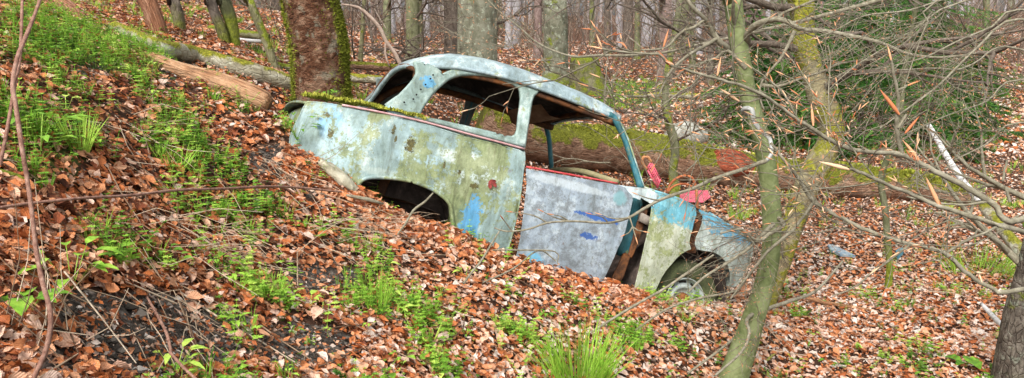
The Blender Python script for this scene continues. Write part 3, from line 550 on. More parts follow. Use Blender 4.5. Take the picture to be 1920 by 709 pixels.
    for i in range(nu):
        bowx = -.02*(1-vs**2) if i == 0 else 0
        ex = np.interp(us[i], [-1.08, -.9], [1, 0])*(-.05)*(1-vs**2)+np.interp(us[i], [.1, .372], [0, 1])*.06*(1-vs**2)
        V[i, :, 0] = us[i]+ex; V[i, :, 1] = np.sign(vs)*wid[i]*np.abs(np.sin(vs*math.pi/2))**.9; V[i, :, 2] = ze[i]+crown[i]*(1-np.abs(vs)**2.6)
    rimp = np.array([(-.50,-.991,1.277),(-.45,-1.012,1.299),(-.33,-1.041,1.299),(-.15,-1.047,1.290),(.05,-1.044,1.266),(.30,-1.031,1.211),(.50,-1.036,1.138),(.585,-1.03,1.04)])
    q0 = V[:, :, 1].copy(); k0 = 9
    sv = (vs+1)/2; tr = np.concatenate([[0], np.cumsum(np.linalg.norm(np.diff(rimp, axis=0), axis=1))]); tr /= tr[-1]; row = np.stack([np.interp(sv**.9, tr, rimp[:, k]) for k in (1, 0, 2)], -1)
    for i in range(k0):
        t_ = 1-i/k0; w_ = t_**1.25; tgt = row.copy(); V[i] = V[i]*(1-w_)+tgt*w_; V[i, :, 2] += .055*math.sin(math.pi*t_)*(1-np.abs(vs)**2)*t_
    V[..., 2] += .006*fb2(V[..., 0], V[..., 1], 3, 2, 8); idx = (np.arange(nu-1)[:, None]*nv+np.arange(nv-1)[None]).ravel()
    mb = MB(); mb.add(V.reshape(-1, 3), np.stack([idx, idx+nv, idx+nv+1, idx+1], -1))
    for e in (V[:, 0], V[:, -1]): tube(mb, e+np.array([0, 0, -.004]), .013, 8, step=.05)
    tube(mb, V[-1]+np.array([0, 0, -.006]), .014, 8)
    tube(mb, V[0], .014, 8)
    ro = part('roof', mb, paintu, label='domed pale blue-grey roof, weathered almost white')
    W = V.copy(); W[..., 2] -= .016; W[..., 1] *= .985; mb = MB(); mb.add(W.reshape(-1, 3), np.stack([idx, idx+1, idx+nv+1, idx+nv], -1)); part('headliner', mb, dark, ro)
    mb = MB(); hd = V[-3].copy(); hd[:, 2] -= .05; hd[:, 0] += .0; tube(mb, hd, .02, 8, flat=1.); 
    sl = V[::1, 0].copy(); sl[:, 2] -= .035; sl[:, 1] += .03; tube(mb, sl, .017, 6); sl = V[::1, -1].copy(); sl[:, 2] -= .035; sl[:, 1] -= .03; tube(mb, sl, .024, 6)
    sl = V[3].copy(); sl[:, 2] -= .03; tube(mb, sl, .022, 6); part('roof_rail', mb, rust, ro)
    mb = MB(); r_ = rng; g = [(.22, .05, 1.31), (.17, .22, 1.28), (.12, .42, 1.25), (.08, .50, 1.23)]; w = [(.05, .05, 1.37), (.0, .22, 1.35), (-.02, .42, 1.33), (-.02, .5, 1.32)]
    A_, _ = smooth_path(g, np.zeros(4), .05); B_, _ = smooth_path(w, np.zeros(4), .05); n = min(len(A_), len(B_)); A_, B_ = A_[:n], B_[:n]; m_ = (A_+B_)/2+np.array([0, 0, -.03])
    mb.add(np.concatenate([A_, m_, B_]), np.concatenate([np.array([[i, i+1, n+i+1, n+i] for i in range(n-1)]), np.array([[n+i, n+i+1, 2*n+i+1, 2*n+i] for i in range(n-1)])])); part('torn_headliner', mb, simple('brown_cloth', (.22, .11, .06), (.42, .25, .15), 12, .95, .006))
    # rear window surround and deck
    def bc(v): return np.array([-1.13+.16*v*v, .605*v, 1.005-.02*v*v])
    def tc(v): return np.array([-1.10+.09*v*v, .47*v+0, np.interp(abs(v), [0, .5, 1], [1.30, 1.295, 1.27])])
    mb = MB(); vv = np.linspace(-1, 1, 25); bt = np.array([bc(v) for v in vv]); tube(mb, bt, .02, 8); _ = 0
    for s in (1,):
        pl = np.array([(-1.03, s*.53, 1.13), (-1.02, s*.57, 1.07), bc(s)]); tube(mb, pl, .022, 8, step=.04)
    part('rear_window_frame', mb, paintp)
    mb = MB(); nx, ny = 14, 17; X = np.linspace(-1.585, -1.08, nx); Vd = []
    for i, x in enumerate(X):
        hw = float(hs(x, .94)); zt_ = np.interp(x, [-1.62, -1.5, -1.3, -1.08], [.90, .925, .955, .985])
        for v in np.linspace(-1, 1, ny): Vd.append((x-.03*(1-v*v)*(i == 0), v*(hw-.004), zt_+.02*(1-v*v)+.0))
    idx = (np.arange(nx-1)[:, None]*ny+np.arange(ny-1)[None]).ravel(); mb.add(Vd, np.stack([idx, idx+ny, idx+ny+1, idx+1], -1)); Vd = np.array(Vd).reshape(nx, ny, 3)
    tube(mb, Vd[:, -1], .012, 8); tube(mb, Vd[0], .008, 8)
    part('boot_lid', mb, paintq)
    mb = MB(); zz = np.linspace(.25, .9, 8); Vd = []
    for z in zz:
        x = np.interp(z, [.25, .6, .81, .9], [-1.53, -1.59, -1.575, -1.56]); 
        for v in np.linspace(-1, 1, 13): Vd.append((x-.01*(1-v*v), v*(float(hs(x, z))-.003), z))
    idx = (np.arange(7)[:, None]*13+np.arange(12)[None]).ravel(); mb.add(Vd, np.stack([idx, idx+13, idx+14, idx+1], -1)); part('tail_panel', mb, paintq)
    # mossy ledge along the waist
    mm = MB(); L_ = dense(SH([(580,187),(604,190),(640,197),(690,206),(737,217),(776,226)]), .02)[:]
    k = int(len(L_)*.5); L_ = smooth_path(np.c_[SH([(578,187),(604,190),(640,197),(690,205),(737,217),(776,226),(790,230)]), np.zeros(7)], np.zeros(7), .02)[0]
    for (x, z, _) in L_:
        for j in range(150):
            yy = -float(hs(x, z))-.006+rng.random()**1.2*np.interp(x, [-1.6, -1.3, -1.05, -.95], [.16, .2, .12, .02]); xx = x+rng.normal(0, .012); hh = rng.uniform(.008, .028); b = np.array([xx, yy, z+.020+.012*vnoise(np.array([xx*30, yy*30, 0.]))]); d = rng.normal(0, .5, 3); d[2] = 1; tdir = rng.normal(0, 1, 3)*.0045
            mm.add([b-tdir, b+tdir, b+d*hh*.8], np.array([[0, 1, 2]]), rng.random())
    part('moss', mm, leafmat('moss_green', [(0, (.12, .14, .016)), (.5, (.34, .37, .04)), (1, (.60, .60, .12))], 0, .9), kind='stuff', label='yellow-green moss and leaves grown along the waist ledge')
    # A pillars
    for s in (-1, 1):
        ap = SH([(1143,215),(1153,222),(1163,240),(1173,262),(1184,295),(1195,328),(1203,353)]); pts = np.array([(x, s*(hs(x, z)-.012), z) for x, z in ap])
        if s > 0: pts[:, 0] += -.02
        mb = MB(); tube(mb, pts, [.028, .026, .022, .02, .021, .023, .026], 8, step=.04, flat=.8); mb2 = MB()
        o = part('windscreen_pillar', mb, teal)
        tube(mb2, pts+np.array([.020, s*.008, .006]), .007, 6, step=.04); part('pillar_edge', mb2, paintp, o)
    for s in (1,):
        mb = MB(); tube(mb, [(-.30, .545, 1.34), (-.30, .62, 1.1), (-.29, .67, .95), (-.29, .69, .3)], [.03, .026, .03, .05], 8, step=.06); part('door_pillar', mb, teal)
    # front door skin, hanging loose
    door = SH([(984,317),(1030,325),(1096,337),(1155,347),(1168,352),(1181,366),(1183,375),(1177,399),(1169,432),(1161,452),(1151,474),(1136,507),(1125,530),(1100,528),(1067,524),(1040,521),(1012,518),(1001,512),(990,504),(976,497),(964,491),(971,460),(980,403),(983,372),(986,345)])
    dd = dense(door, .03); dd = dd+np.stack([.004*fb2(dd[:, 0], dd[:, 1], 22, 3, 4), .004*fb2(dd[:, 0], dd[:, 1], 22, 3, 14)], -1)
    mb = MB(); panel(mb, dd, off=.022, thick=.006, sm=False, rim=.0035, dent=.008); do = part('door', mb, paintd, label='loose grey-blue door skin with dark blue paint scraps')
    L_ = SH([(984,314),(1030,322),(1096,334),(1155,345)]); mb = MB(); tube(mb, np.array([(x, -hs(x, z)-.02, z+.004) for x, z in L_]), .006, 6, step=.05); part('door_trim', mb, simple('red_trim', (.42, .03, .04), (.6, .12, .12), 20, .5), do)
    # leaf stickers on the bodywork
    mb = MB(); 
    for px, py, a in ((922,340,.3),(925,345,-.7),(917,347,2.)):
        x, z = side(px, py)[[0, 2]]; y = -hs(x, z)-.012; c, s_ = math.cos(a), math.sin(a); L0 = .026
        V = [(x+u*c-w*s_, y-.004*abs(w)*90, z+u*s_+w*c) for u, w in ((-L0, 0), (-.4*L0, -.012), (.5*L0, -.01), (L0, 0), (.5*L0, .01), (-.4*L0, .012))]; mb.add(V, np.array([[0, 1, 2, 3], [0, 3, 4, 5]]))
    part('stuck_leaf', mb, simple('dark_red_leaf', (.12, .02, .02), (.32, .06, .05), 30))
    # scuttle, bonnet, nose
    fend_r = SH([(1223,389),(1217,427),(1210,458),(1203,489),(1196,518),(1189,545),(1206,550),(1224,553),(1233,535),(1240,520),(1249,506),(1259,495),(1268,484),(1277,476),(1287,470),(1295,467),(1292,456),(1293,445),(1297,432),(1301,415),(1305,403),(1304,391),(1290,384),(1275,376),(1260,370),(1245,366),(1232,364),(1216,372)])
    mb = MB(); panel(mb, fend_r, thick=.006, sm=False, step=.022, rim=.005, dent=.005); part('front_wing', mb, paintf, label='blue-topped, green and white peeling rear half of the front wing')
    nose = SH([(1311,394),(1319,406),(1317,420),(1312,433),(1306,446),(1304,457),(1308,468),(1330,471),(1342,474),(1352,480),(1360,488),(1366,498),(1370,510),(1370,524),(1371,538),(1378,537),(1386,530),(1394,515),(1403,496),(1409,480),(1412,466),(1406,454),(1398,446),(1387,438),(1377,431),(1367,424),(1347,412),(1330,402)])
    mb = MB(); panel(mb, nose, thick=.006, sm=False, step=.02, rim=.005, dent=.006); part('front_wing', mb, paintn, label='split front tip of the wing, blue above dirty white')
    for s in (1,):
        fo = SH([(1223,389),(1189,545),(1224,553),(1240,520),(1259,495),(1277,476),(1296,467),(1330,471),(1352,480),(1366,498),(1371,538),(1394,515),(1412,466),(1387,438),(1347,412),(1304,391),(1245,366)])
        mb = MB(); panel(mb, fo, s=1, sm=False); part('front_wing', mb, paintn)
    # bonnet: from wing top to wing top
    tx = SH([(1208,352),(1225,358),(1245,364),(1275,374),(1304,389),(1330,400),(1347,410),(1367,423),(1387,436),(1406,452)]); mb = MB(); Vd = []; ny = 21; nx = len(tx)
    for i, (x, z) in enumerate(tx):
        hw = float(hs(x, z))-.004
        for v in np.linspace(-1, 1, ny): Vd.append((x+.10*(1-v*v)*(i/(nx-1))**2-.06*(1-v*v)*(i == 0), v*hw, z+.012*(1-v*v)-.012*np.exp(-((abs(v)-.68)/.12)**2)))
    idx = (np.arange(nx-1)[:, None]*ny+np.arange(ny-1)[None]).ravel(); mb.add(Vd, np.stack([idx, idx+ny, idx+ny+1, idx+1], -1)); Vd = np.array(Vd).reshape(nx, ny, 3)
    tube(mb, Vd[:5, 0], .010, 8); tube(mb, Vd[5:, 0], .010, 8); tube(mb, Vd[:, -1], .01, 8); tube(mb, Vd[-1], .012, 8)
    bo = part('bonnet', mb, paintf)
    mb = MB(); Vd = []
    for z in np.linspace(.42, .76, 6):
        x = np.interp(z, [.42, .55, .66, .76], [1.40, 1.50, 1.55, 1.53])
        for v in np.linspace(-1, 1, 15): Vd.append((x+.10*(1-v*v), v*(float(hs(x, z))-.004), z))
    idx = (np.arange(5)[:, None]*15+np.arange(14)[None]).ravel(); mb.add(Vd, np.stack([idx, idx+15, idx+16, idx+1], -1)); part('nose_panel', mb, paintn)
    # torn scuttle sheet between door and wing
    mb = MB(); sc_ = SH([(1150,346),(1170,349),(1195,352),(1213,354),(1232,364),(1229,372),(1222,378),(1224,387),(1216,380),(1206,374),(1200,370),(1198,375),(1190,371),(1180,369),(1172,361),(1160,352)]); panel(mb, sc_, off=.012, thick=.004, sm=False, step=.015, rim=.002, dent=.01); part('torn_scuttle_sheet', mb, carpaint('torn_sheet', (.50, .58, .66), 0, [], (), seed=21, white=.8))
    # dash rail, cross member
    mb = MB(); q = [(.42, -.62, .915), (.34, -.3, .955), (.32, 0, .96), (.36, .3, .955), (.44, .6, .92)]; tube(mb, q, .02, 10, step=.06); part('dashboard', mb, simple('mossy_dash', (.13, .13, .05), (.34, .29, .17), 7, .8, .004))
    # hinge post, sill and rusty innards
    mb = MB(); post = SH([(1186,372),(1215,380),(1213,420),(1206,455),(1196,482),(1178,478),(1182,440),(1180,420),(1186,398)]); panel(mb, post, off=-.09, thick=.05, sm=False, rim=.006, step=.025); po = part('hinge_post', mb, teal)
    mb = MB(); post = SH([(1180,478),(1192,485),(1222,395),(1214,390),(1200,440),(1176,520),(1160,545),(1150,540)]); panel(mb, post, off=-.055, thick=.02, sm=False, rim=.005, step=.025); part('rusty_bracket', mb, rust)
    mb = MB(); x, z = side(1215, 413)[[0, 2]]; boxbar(mb, (x-.05, -.705, z+.01), (x+.055, -.705, z-.012), .03, .055); part('hinge', mb, simple('hinge_grey', (.12, .10, .08), (.28, .24, .2), 20, .8), po)
    mb = MB(); boxbar(mb, (-.35, -.67, .27), (.86, -.67, .23), .08, .10); part('sill', mb, rust); mb = MB(); boxbar(mb, (-.35, .67, .27), (.95, .67, .23), .08, .10); part('sill', mb, rust)
    mb = MB(); V = []; nx, ny = 14, 12
    for x in np.linspace(-1.5, 1.0, nx):
        for y in np.linspace(-.66, .66, ny): V.append((x, y, np.interp(x, [-1.5, -.75, -.5, .6, .85, 1.0], [.5, .5, .27, .25, .45, .8])+rng.normal(0, .01)))
    idx = (np.arange(nx-1)[:, None]*ny+np.arange(ny-1)[None]).ravel(); mb.add(V, np.stack([idx, idx+ny, idx+ny+1, idx+1], -1)); part('floor_pan', mb, dark)
    mb = MB()
    for y0, y1 in ((-.46, -.40), (.46, .40)):   # inner wheel houses
        th = np.linspace(0, math.pi, 13)
        for cx, r_ in ((-.98, .40), (1.03, .36)):
            a = np.array([(cx-r_*math.cos(t), y0, .3+r_*math.sin(t)) for t in th]); b = a.copy(); b[:, 1] = y0*1.5; n = len(a)
            mb = MB(); mb.add(np.concatenate([a, b]), np.array([[i, i+1, n+i+1, n+i] for i in range(n-1)])); c = np.concatenate([a, [(cx, y0, .3)]]); mb.add(c, np.array([[i, i+1, n] for i in range(n-1)])); part('wheel_house', mb, dark)
    mb = MB(); tube(mb, [(-1.03, -.52, .62), (-1.05, -.5, .45), (-1.06, -.5, .25)], [.03, .028, .03], 8); part('suspension_strut', mb, rust)
    # rust seen through the split wing
    mb = MB(); sp = SH([(1296,380),(1325,398),(1328,425),(1316,450),(1312,476),(1290,474),(1288,440),(1293,405)]); panel(mb, sp, off=-.05, thick=.01, sm=False); part('inner_wing', mb, rust)
    # wheel
    c0 = side(1292, 566); wc = np.array([c0[0], -.60, c0[2]]); t_ = NT('mossy_rubber'); v = t_.obj(); t_.bump(t_.noise(v, 40, 4), .5, .004)
    rub = t_.done(t_.ramp(t_.noise(v, 8, 6, .75), [(.3, (.014, .016, .010)), (.5, (.048, .055, .026)), (.7, (.11, .13, .055))]), .85, .25)
    def lathe(mb, prof, n=48, ax=-1, mi=0):
        ph = np.arange(n)/n*2*math.pi; V = np.array([[(wc[0]+r*math.cos(a), wc[1]+ax*y, wc[2]+r*math.sin(a)) for a in ph] for r, y in prof]); m = len(prof); i = np.arange(m-1)[:, None]*n; j = np.arange(n)[None]; k = (j+1) % n
        mb.add(V.reshape(-1, 3), np.stack([i+j, i+k, i+n+k, i+n+j], -1).reshape(-1, 4), mi=mi)
    mb = MB(); lathe(mb, [(.146, .045), (.16, .064), (.20, .076), (.24, .066), (.262, .048), (.272, .02), (.272, -.03), (.262, -.06), (.24, -.075), (.18, -.07), (.146, -.05)])
    ty = part('front_wheel', mb, rub, label='half-buried front wheel with mossy tyre')
    mb = MB(); lathe(mb, [(.152, .05), (.150, .060), (.143, .056), (.137, .03), (.128, .012), (.115, .022), (.100, .044), (.080, .042), (.074, .022), (.05, .018), (.0001, .018)])
    rm = carpaint('rim_paint', (.40, .44, .47), 0, [], (), seed=31, white=.5, rust=.55); rim = part('rim', mb, rm, ty)
    mb = MB()
    for i in range(8):
        a = i/8*2*math.pi+.2; ct = [wc+np.array([math.cos(a+da)*.121, -.020, math.sin(a+da)*.121]) for da in np.linspace(-.22, .22, 6)]; tube(mb, ct, .009, 6, flat=.5)
    part('rim_slot', mb, simple('slot_dark', (.01,)*3, (.03, .02, .015)), ty, kind='stuff')
    mb = MB(); tube(mb, [wc+np.array([0, -.02, 0]), wc+np.array([0, -.05, 0]), wc+np.array([0, -.056, 0])], [.05, .045, .02], 16); part('hub', mb, rust, ty)
    # pink slatted seat and hoops hung over the scuttle : a separate thing
    return root
def make_scrap():
    pink = simple('pink_plastic', (.62, .07, .13), (.85, .20, .26), 15, .5, .001); org = simple('rust_orange_tube', (.22, .05, .015), (.48, .16, .06), 18, .7, .002); wd = simple('varnished_hoop', (.40, .15, .05), (.60, .30, .14), 18, .5)
    y = float(G(1236, 358)[1]); q = lambda a, b, dy=0: PY(a, b, y+dy)
    root = empty('folding_seat', q(1235, 356), 'bright pink slatted plastic rack with a curved orange handle standing behind the windscreen pillar', 'plastic rack')
    mb = MB(); tl, tr, br, bl = q(1212,318), q(1221,305), q(1238,345,.02), q(1236,354,.02)
    a, b = np.array(q(1213,317)), np.array(q(1221,304)); c, d = np.array(q(1233,352)), np.array(q(1238,336))
    for u_, w_ in ((a, c), (b, d), (a, b), (c, d)): tube(mb, [u_, w_], .011, 6)
    e, f = a+(c-a)*.0, b
    for i in range(1, 9): t = i/9; tube(mb, [a+(c-a)*t, b+(d-b)*t], .0075, 5)
    for i in (1, 2): t = i/3; tube(mb, [a+(b-a)*t, c+(d-c)*t], .006, 5)
    put('slatted_seat', mb, pink, root)
    mb = MB(); tube(mb, [q(1214,318), q(1207,310), q(1204,300), q(1206,295), q(1212,293), q(1218,298), q(1221,305)], .016, 8, step=.04); put('handle', mb, wd, root)
    y = 6.3
    mb = MB(); 
    V = [G(a_, b_)+np.array([0, 0, .05]) for a_, b_ in ((1262,378), (1262,368), (1326,365), (1332,378), (1318,388), (1268,386))]; V2 = [v+np.array([0, 0, .006]) for v in V]; m = 6
    pl = empty('pink_tray', G(1295, 378), 'flat bright pink plastic sheet lying in the leaves beyond the split wing of the car', 'plastic sheet')
    mb.add(V+V2, [np.array([[0, 1, 2, 3], [0, 3, 4, 5], [9, 8, 7, 6], [11, 10, 9, 6]]), np.array([[i, (i+1) % 6, 6+(i+1) % 6, 6+i] for i in range(6)])]); put('sheet', mb, pink, pl, smooth=False); 
    q = lambda a, b, dy=0: P(a, b, 5.42)
    r2 = empty('bent_hoops', q(1260, 366), 'pair of rusty orange bent hoops arching over the blue wing of the car', 'metal hoops')
    mb = MB(); tube(mb, [q(1250,362), q(1256,347), q(1268,335), q(1285,329), q(1297,333), q(1303,345), q(1306,360), q(1307,380), q(1308,396)], [.009]*5+[.0105]*4, 8, step=.03); put('hoop', mb, org, r2)
    mb = MB(); tube(mb, [q(1250,363), q(1262,350), q(1278,345), q(1292,347), q(1300,352)], .0075, 8, step=.03); put('hoop', mb, org, r2)
    def shard(name, pts, col, label, cat, thick=.012):
        W = [G(a, b)+np.array([0, 0, .03]) for a, b in pts]; n = len(W); W2 = [w+np.array([0, 0, thick]) for w in W]; mb = MB(); c = np.mean(W, 0); c2 = np.mean(W2, 0)+np.array([0, 0, .01]); V = W+W2+[c, c2]
        mb.add(V, [np.array([[i, (i+1) % n, n+(i+1) % n, n+i] for i in range(n)]), np.array([[(i+1) % n, i, 2*n] for i in range(n)]+[[n+i, n+(i+1) % n, 2*n+1] for i in range(n)])]); return put(name, mb, col, loc=W[0], smooth=False, label=label, cat=cat)
    blue = simple('chipped_blue', (.10, .20, .30), (.40, .42, .40), 25, .5); shard('car_fragment', [(1551,468),(1560,468),(1585,480),(1603,489),(1575,487),(1556,478)], blue, 'long chipped blue body fragment lying in the leaves beyond the forked saplings', 'car fragment', .02)
    shard('blue_scrap', [(1678,484),(1690,476),(1693,482),(1682,494)], simple('teal_scrap', (.03, .25, .40), (.1, .4, .5), 25, .5), 'small teal blue scrap against the foot of the thin crooked sapling', 'scrap', .04)
    # boulder in front of the rear arch and stone beyond the log
    def rock(name, c, r, mat, label, sq=(1, 1, 1), seed=0, rot=0):
        mb = MB(); nu, nv = 20, 28; V = []
        for i in range(nu):
            for j in range(nv):
                a = math.pi*i/(nu-1); b = 2*math.pi*j/nv; V.append((math.sin(a)*math.cos(b), math.sin(a)*math.sin(b), math.cos(a)))
        V = np.array(V); V = V*(1+.28*fbm(V*1.6+seed, 3, 3))[:, None]*np.array(sq)*r; cr, sr = math.cos(rot), math.sin(rot); V = np.stack([V[:, 0]*cr-V[:, 2]*sr, V[:, 1], V[:, 0]*sr+V[:, 2]*cr], -1)
        i = np.arange(nu-1)[:, None]*nv; j = np.arange(nv)[None]; mb.add(V+np.array(c), np.stack([i+j, i+nv+j, i+nv+(j+1) % nv, i+(j+1) % nv], -1).reshape(-1, 4)); return put(name, mb, mat, loc=c, label=label, cat='stone' if name == 'stone' else 'sack')
    sc = G(638, 352); rock('pale_sack', sc+np.array([-.0, .0, .06]), .10, simple('pale_sheet', (.20, .18, .11), (.58, .54, .42), 11, .6, .02), 'creased pale beige sheet slumped against the bank below the rear of the car', (1.5, .6, .34), 4, -.72)
    rock('stone', G(1288, 270)+np.array([0, .1, .12]), .30, simple('lichen_stone', (.20, .20, .17), (.42, .42, .37), 9, .9, .02), 'grey lichened stone beyond the big mossy log', (1.15, .8, .8), 9)
# ================================================================== WOOD
def px_trunk(L, base=None, y=None):
    """centre line and radii of a stem surveyed as (px, py, halfwidth), standing in the plane through its base"""
    if base is None: base = G(L[0][0], L[0][1])
    y = base[1] if y is None else y; pts = np.array([PY(a, b, y) for a, b, h in L]); rad = np.array([h/F*(w2px(p)[2]) for p, (a, b, h) in zip(pts, L)]); return pts, rad
BUDM = None
def tree(name, label, cat, L, mat, base=None, group=None, ext=2.5, ns=16, disp=None, step=.08, limbs=0, ll=1.2, bm=None, budm=None, seed=0, limb_from=.5, sink=.15, lv=2, budL=.013, y=None, dens=1., extra=None, ys=None):
    pts, rad = px_trunk(L, base, y)
    if ys is not None: pts[:, 1] += np.array(ys)
    b = pts[0].copy(); g = float(zt(b[0], b[1])); root = empty(name, (b[0], b[1], g), label, cat, group)
    d0 = pts[0]-pts[1]; d0 /= np.linalg.norm(d0); lo = pts[0]+d0*max(sink, (pts[0][2]-g)/max(-d0[2], .3)+sink); d1 = pts[-1]-pts[-2]; d1 /= np.linalg.norm(d1)
    pp = [lo]+list(pts); rr = [rad[0]*1.25]+list(rad)
    if ext: d1 = d1*.6+np.array([0, 0, .5]); d1 /= np.linalg.norm(d1); pp += [pts[-1]+d1*ext*.5, pts[-1]+d1*ext+rng.normal(0, .03, 3)*ext]; rr += [rad[-1]*.8, rad[-1]*.5]
    mb = MB(); tube(mb, pp, rr, ns, step=step, disp=disp, seed=seed); put('trunk', mb, mat, root)
    if limbs or extra:
        w, bu = MB(), MB(); pp = np.array(pp); n = len(pp)
        for i in range(limbs):
            t = (limb_from+(1-limb_from)*(i+.5)/limbs)*(n-1); k = min(int(t), n-2); f = t-k; p = pp[k]*(1-f)+pp[k+1]*f; r = rr[k]*(1-f)+rr[k+1]*f; a = rng.random()*6.28; twig(w, bu if budm else None, p, (math.cos(a), math.sin(a), .35), ll*(.6+.6*rng.random()), min(r*.35, .03), lv, 5, .3, budL, dens=dens)
        if extra: extra(w, bu)
        put('branches', w, bm or mat, root, kind='stuff')
        if budm and bu.n: put('buds', bu, budm, root, kind='stuff')
    return root
def make_wood():
    global BUDM
    beech = bark('young_beech_bark', (.075, .095, .035), (.15, .18, .07), (.27, .30, .15), moss=.0, fur=(5, 5, 5), bumpd=.003, mbase=.0)
    mossy = bark('mossy_young_bark', (.07, .06, .035), (.20, .16, .09), (.36, .32, .19), moss=.55, mosscol=(.22,.22,.025), fur=(6, 6, 10), bumpd=.006, horiz=True, mbase=.5)
    rough = bark('cherry_bark', (.018, .009, .005), (.15, .06, .03), (.42, .26, .17), moss=-.15, fur=(8, 8, 13), bumpd=.06, lich=.3, crack=.15)
    grey = bark('old_beech_bark', (.06, .06, .04), (.14, .14, .095), (.27, .265, .20), moss=.15, fur=(4, 4, 2), bumpd=.012, lich=.55, mbase=.6, crack=.08)
    brown = bark('dark_bark', (.045, .035, .028), (.12, .095, .075), (.24, .20, .165), moss=.0, fur=(12, 12, 3), bumpd=.01, mbase=.4)
    olive = bark('olive_bark', (.06, .065, .03), (.14, .145, .075), (.24, .24, .15), moss=.25, fur=(7, 7, 3), bumpd=.005, mbase=.5)
    lilac = bark('pale_grey_bark', (.18, .17, .17), (.32, .30, .305), (.48, .46, .475), fur=(6, 6, 3), bumpd=.003, crack=.05)
    redb = bark('reddish_bark', (.09, .06, .05), (.19, .13, .115), (.32, .25, .22), fur=(9, 9, 3), bumpd=.006)
    birch = bark('birch_bark', (.13, .12, .11), (.50, .49, .47), (.74, .73, .72), fur=(2, 2, 9), bumpd=.003, horiz=True)
    split = bark('split_wood', (.09, .035, .018), (.34, .15, .08), (.56, .33, .22), fur=(26, 26, 1.5), bumpd=.02)
    rot = bark('rotting_wood', (.10, .05, .028), (.34, .17, .085), (.55, .37, .23), fur=(16, 16, 1.6), bumpd=.012, mossup=.10, moss=-.1)
    logm = bark('lichened_log_bark', (.10, .085, .06), (.28, .25, .17), (.50, .48, .38), moss=.1, mossup=.24, fur=(7, 7, 5), bumpd=.012, lich=.5, mosscol=(.20, .20, .02))
    mlog = bark('mossy_log_bark', (.06, .032, .02), (.21, .115, .07), (.38, .25, .17), moss=.22, mossup=.32, fur=(8, 8, 3), bumpd=.03, mosscol=(.19, .205, .022))
    glog = bark('green_log_bark', (.06, .06, .03), (.15, .14, .07), (.28, .26, .16), moss=.3, mossup=.3, fur=(6, 6, 3), bumpd=.01)
    brm = bark('branch_bark', (.10, .085, .06), (.20, .18, .125), (.34, .31, .24), fur=(20, 20, 20), bumpd=.001)
    brm2 = bark('dark_twig_bark', (.05, .035, .028), (.11, .085, .065), (.22, .18, .145), fur=(20, 20, 20), bumpd=.001)
    pale = bark('bleached_branch_bark', (.14, .13, .11), (.28, .28, .26), (.50, .51, .50), fur=(20, 20, 12), bumpd=.001)
    BUDM = leafmat('beech_bud_scales', [(0, (.42, .12, .045)), (.5, (.58, .27, .13)), (1, (.70, .48, .30))], 0, .45, False)
    D = [(.10, 9, .5), (.05, 30, .4)]
    # ---- big rough trunk behind the car
    pts, rad = px_trunk([(612,262,54),(607,205,52),(604,180,50),(601,140,50),(600,100,51),(594,60,51),(585,20,51),(580,-20,51),(570,-120,50)], P(612, 262, 6.1))
    b = pts[0]; root = empty('wild_cherry_tree', (b[0], b[1], float(zt(b[0], b[1]))), 'thick rough red-brown trunk with mossy right edge just behind the car boot', 'tree')
    dn = pts[0]+np.array([0.02, 0, -.8]); pp = [dn]+list(pts)+[pts[-1]+np.array([-.1, .1, 1.6]), pts[-1]+np.array([-.1, .2, 3.4])]; rr = [rad[0]*1.3]+list(rad)+[rad[-1]*.85, rad[-1]*.6]
    mb = MB(); tube(mb, pp, rr, 72, step=.03, disp=[(.16, 5, .25), (.10, 22, 2.2), (.05, 60, 1.2)]); put('trunk', mb, rough, root)
    mb = MB()
    for sgn, n in ((1, 16000), (-1, 9000)):
        for i in range(n):
            t = rng.random(); k = t*(len(pts)-1); a = min(int(k), len(pts)-2); c = pts[a]*(1-k+a)+pts[a+1]*(k-a); r = rad[a]; ph = rng.normal(.05, .42); w = max(0, 1-abs(ph)/.9)
            if vnoise(np.array([c[2]*5, ph*4, sgn*3.]))+.5*rng.random() < .62: continue
            q = c+np.array([sgn*math.cos(ph)*r*1.03, -math.sin(ph)*r*1.03, 0]); h = rng.uniform(.004, .014)*(.4+w+.5*vnoise(np.array([c[2]*8, sgn, 0.]))); dd = np.array([sgn, -.5, rng.normal(0, .5)])+rng.normal(0, .4, 3); s_ = rng.normal(0, 1, 3)*.0035; mb.add([q-s_, q+s_, q+dd*h], np.array([[0, 1, 2]]), np.clip(rng.normal(.12, .14), 0, 1))
    put('moss', mb, bpy.data.materials['moss_green'], root, kind='stuff')
    w = MB()
    for i in range(7): a = i*.9; twig(w, None, pp[-2]+np.array([0, 0, i*.2]), (math.cos(a), math.sin(a), .5), 2.2, .04, 2, 5)
    put('branches', w, brown, root, kind='stuff')
    # ---- left group on the hillside
    tree('broken_snag', 'splintered orange-brown dead stump leaning over the mossy log on the left', 'tree', [(302,88,19),(298,60,17),(288,30,17),(276,0,18),(262,-30,17)], split, P(302, 88, 6.7), ext=.5, ns=30, disp=[(.25, 14, .06), (.12, 45, .05)], step=.05, limbs=0, seed=3)
    g1 = 'slim dark trunks on the left slope'
    tree('slim_tree', 'slim brown trunk close to the right of the splintered orange stump', 'tree', [(342,82,10),(338,60,11),(334,30,11),(325,0,11),(318,-30,11)], brown, P(342, 84, 7.4), g1, disp=D, seed=4, limbs=4, bm=brm2, ext=4)
    tree('slim_tree', 'left one of the two slim trunks that nearly touch at their foot', 'tree', [(424,98,10),(416,60,9.5),(405,30,9.5),(394,0,9.5),(386,-30,9)], brown, P(424, 100, 7.6), g1, disp=D, seed=5, limbs=4, bm=brm2, ext=4)
    tree('slim_tree', 'right one of the two slim trunks that nearly touch at their foot', 'tree', [(442,100,10),(437,60,11),(430,30,12),(420,0,12.5),(412,-30,12)], olive, P(442, 101, 7.7), g1, disp=D, seed=6, limbs=4, bm=brm2, ext=4)
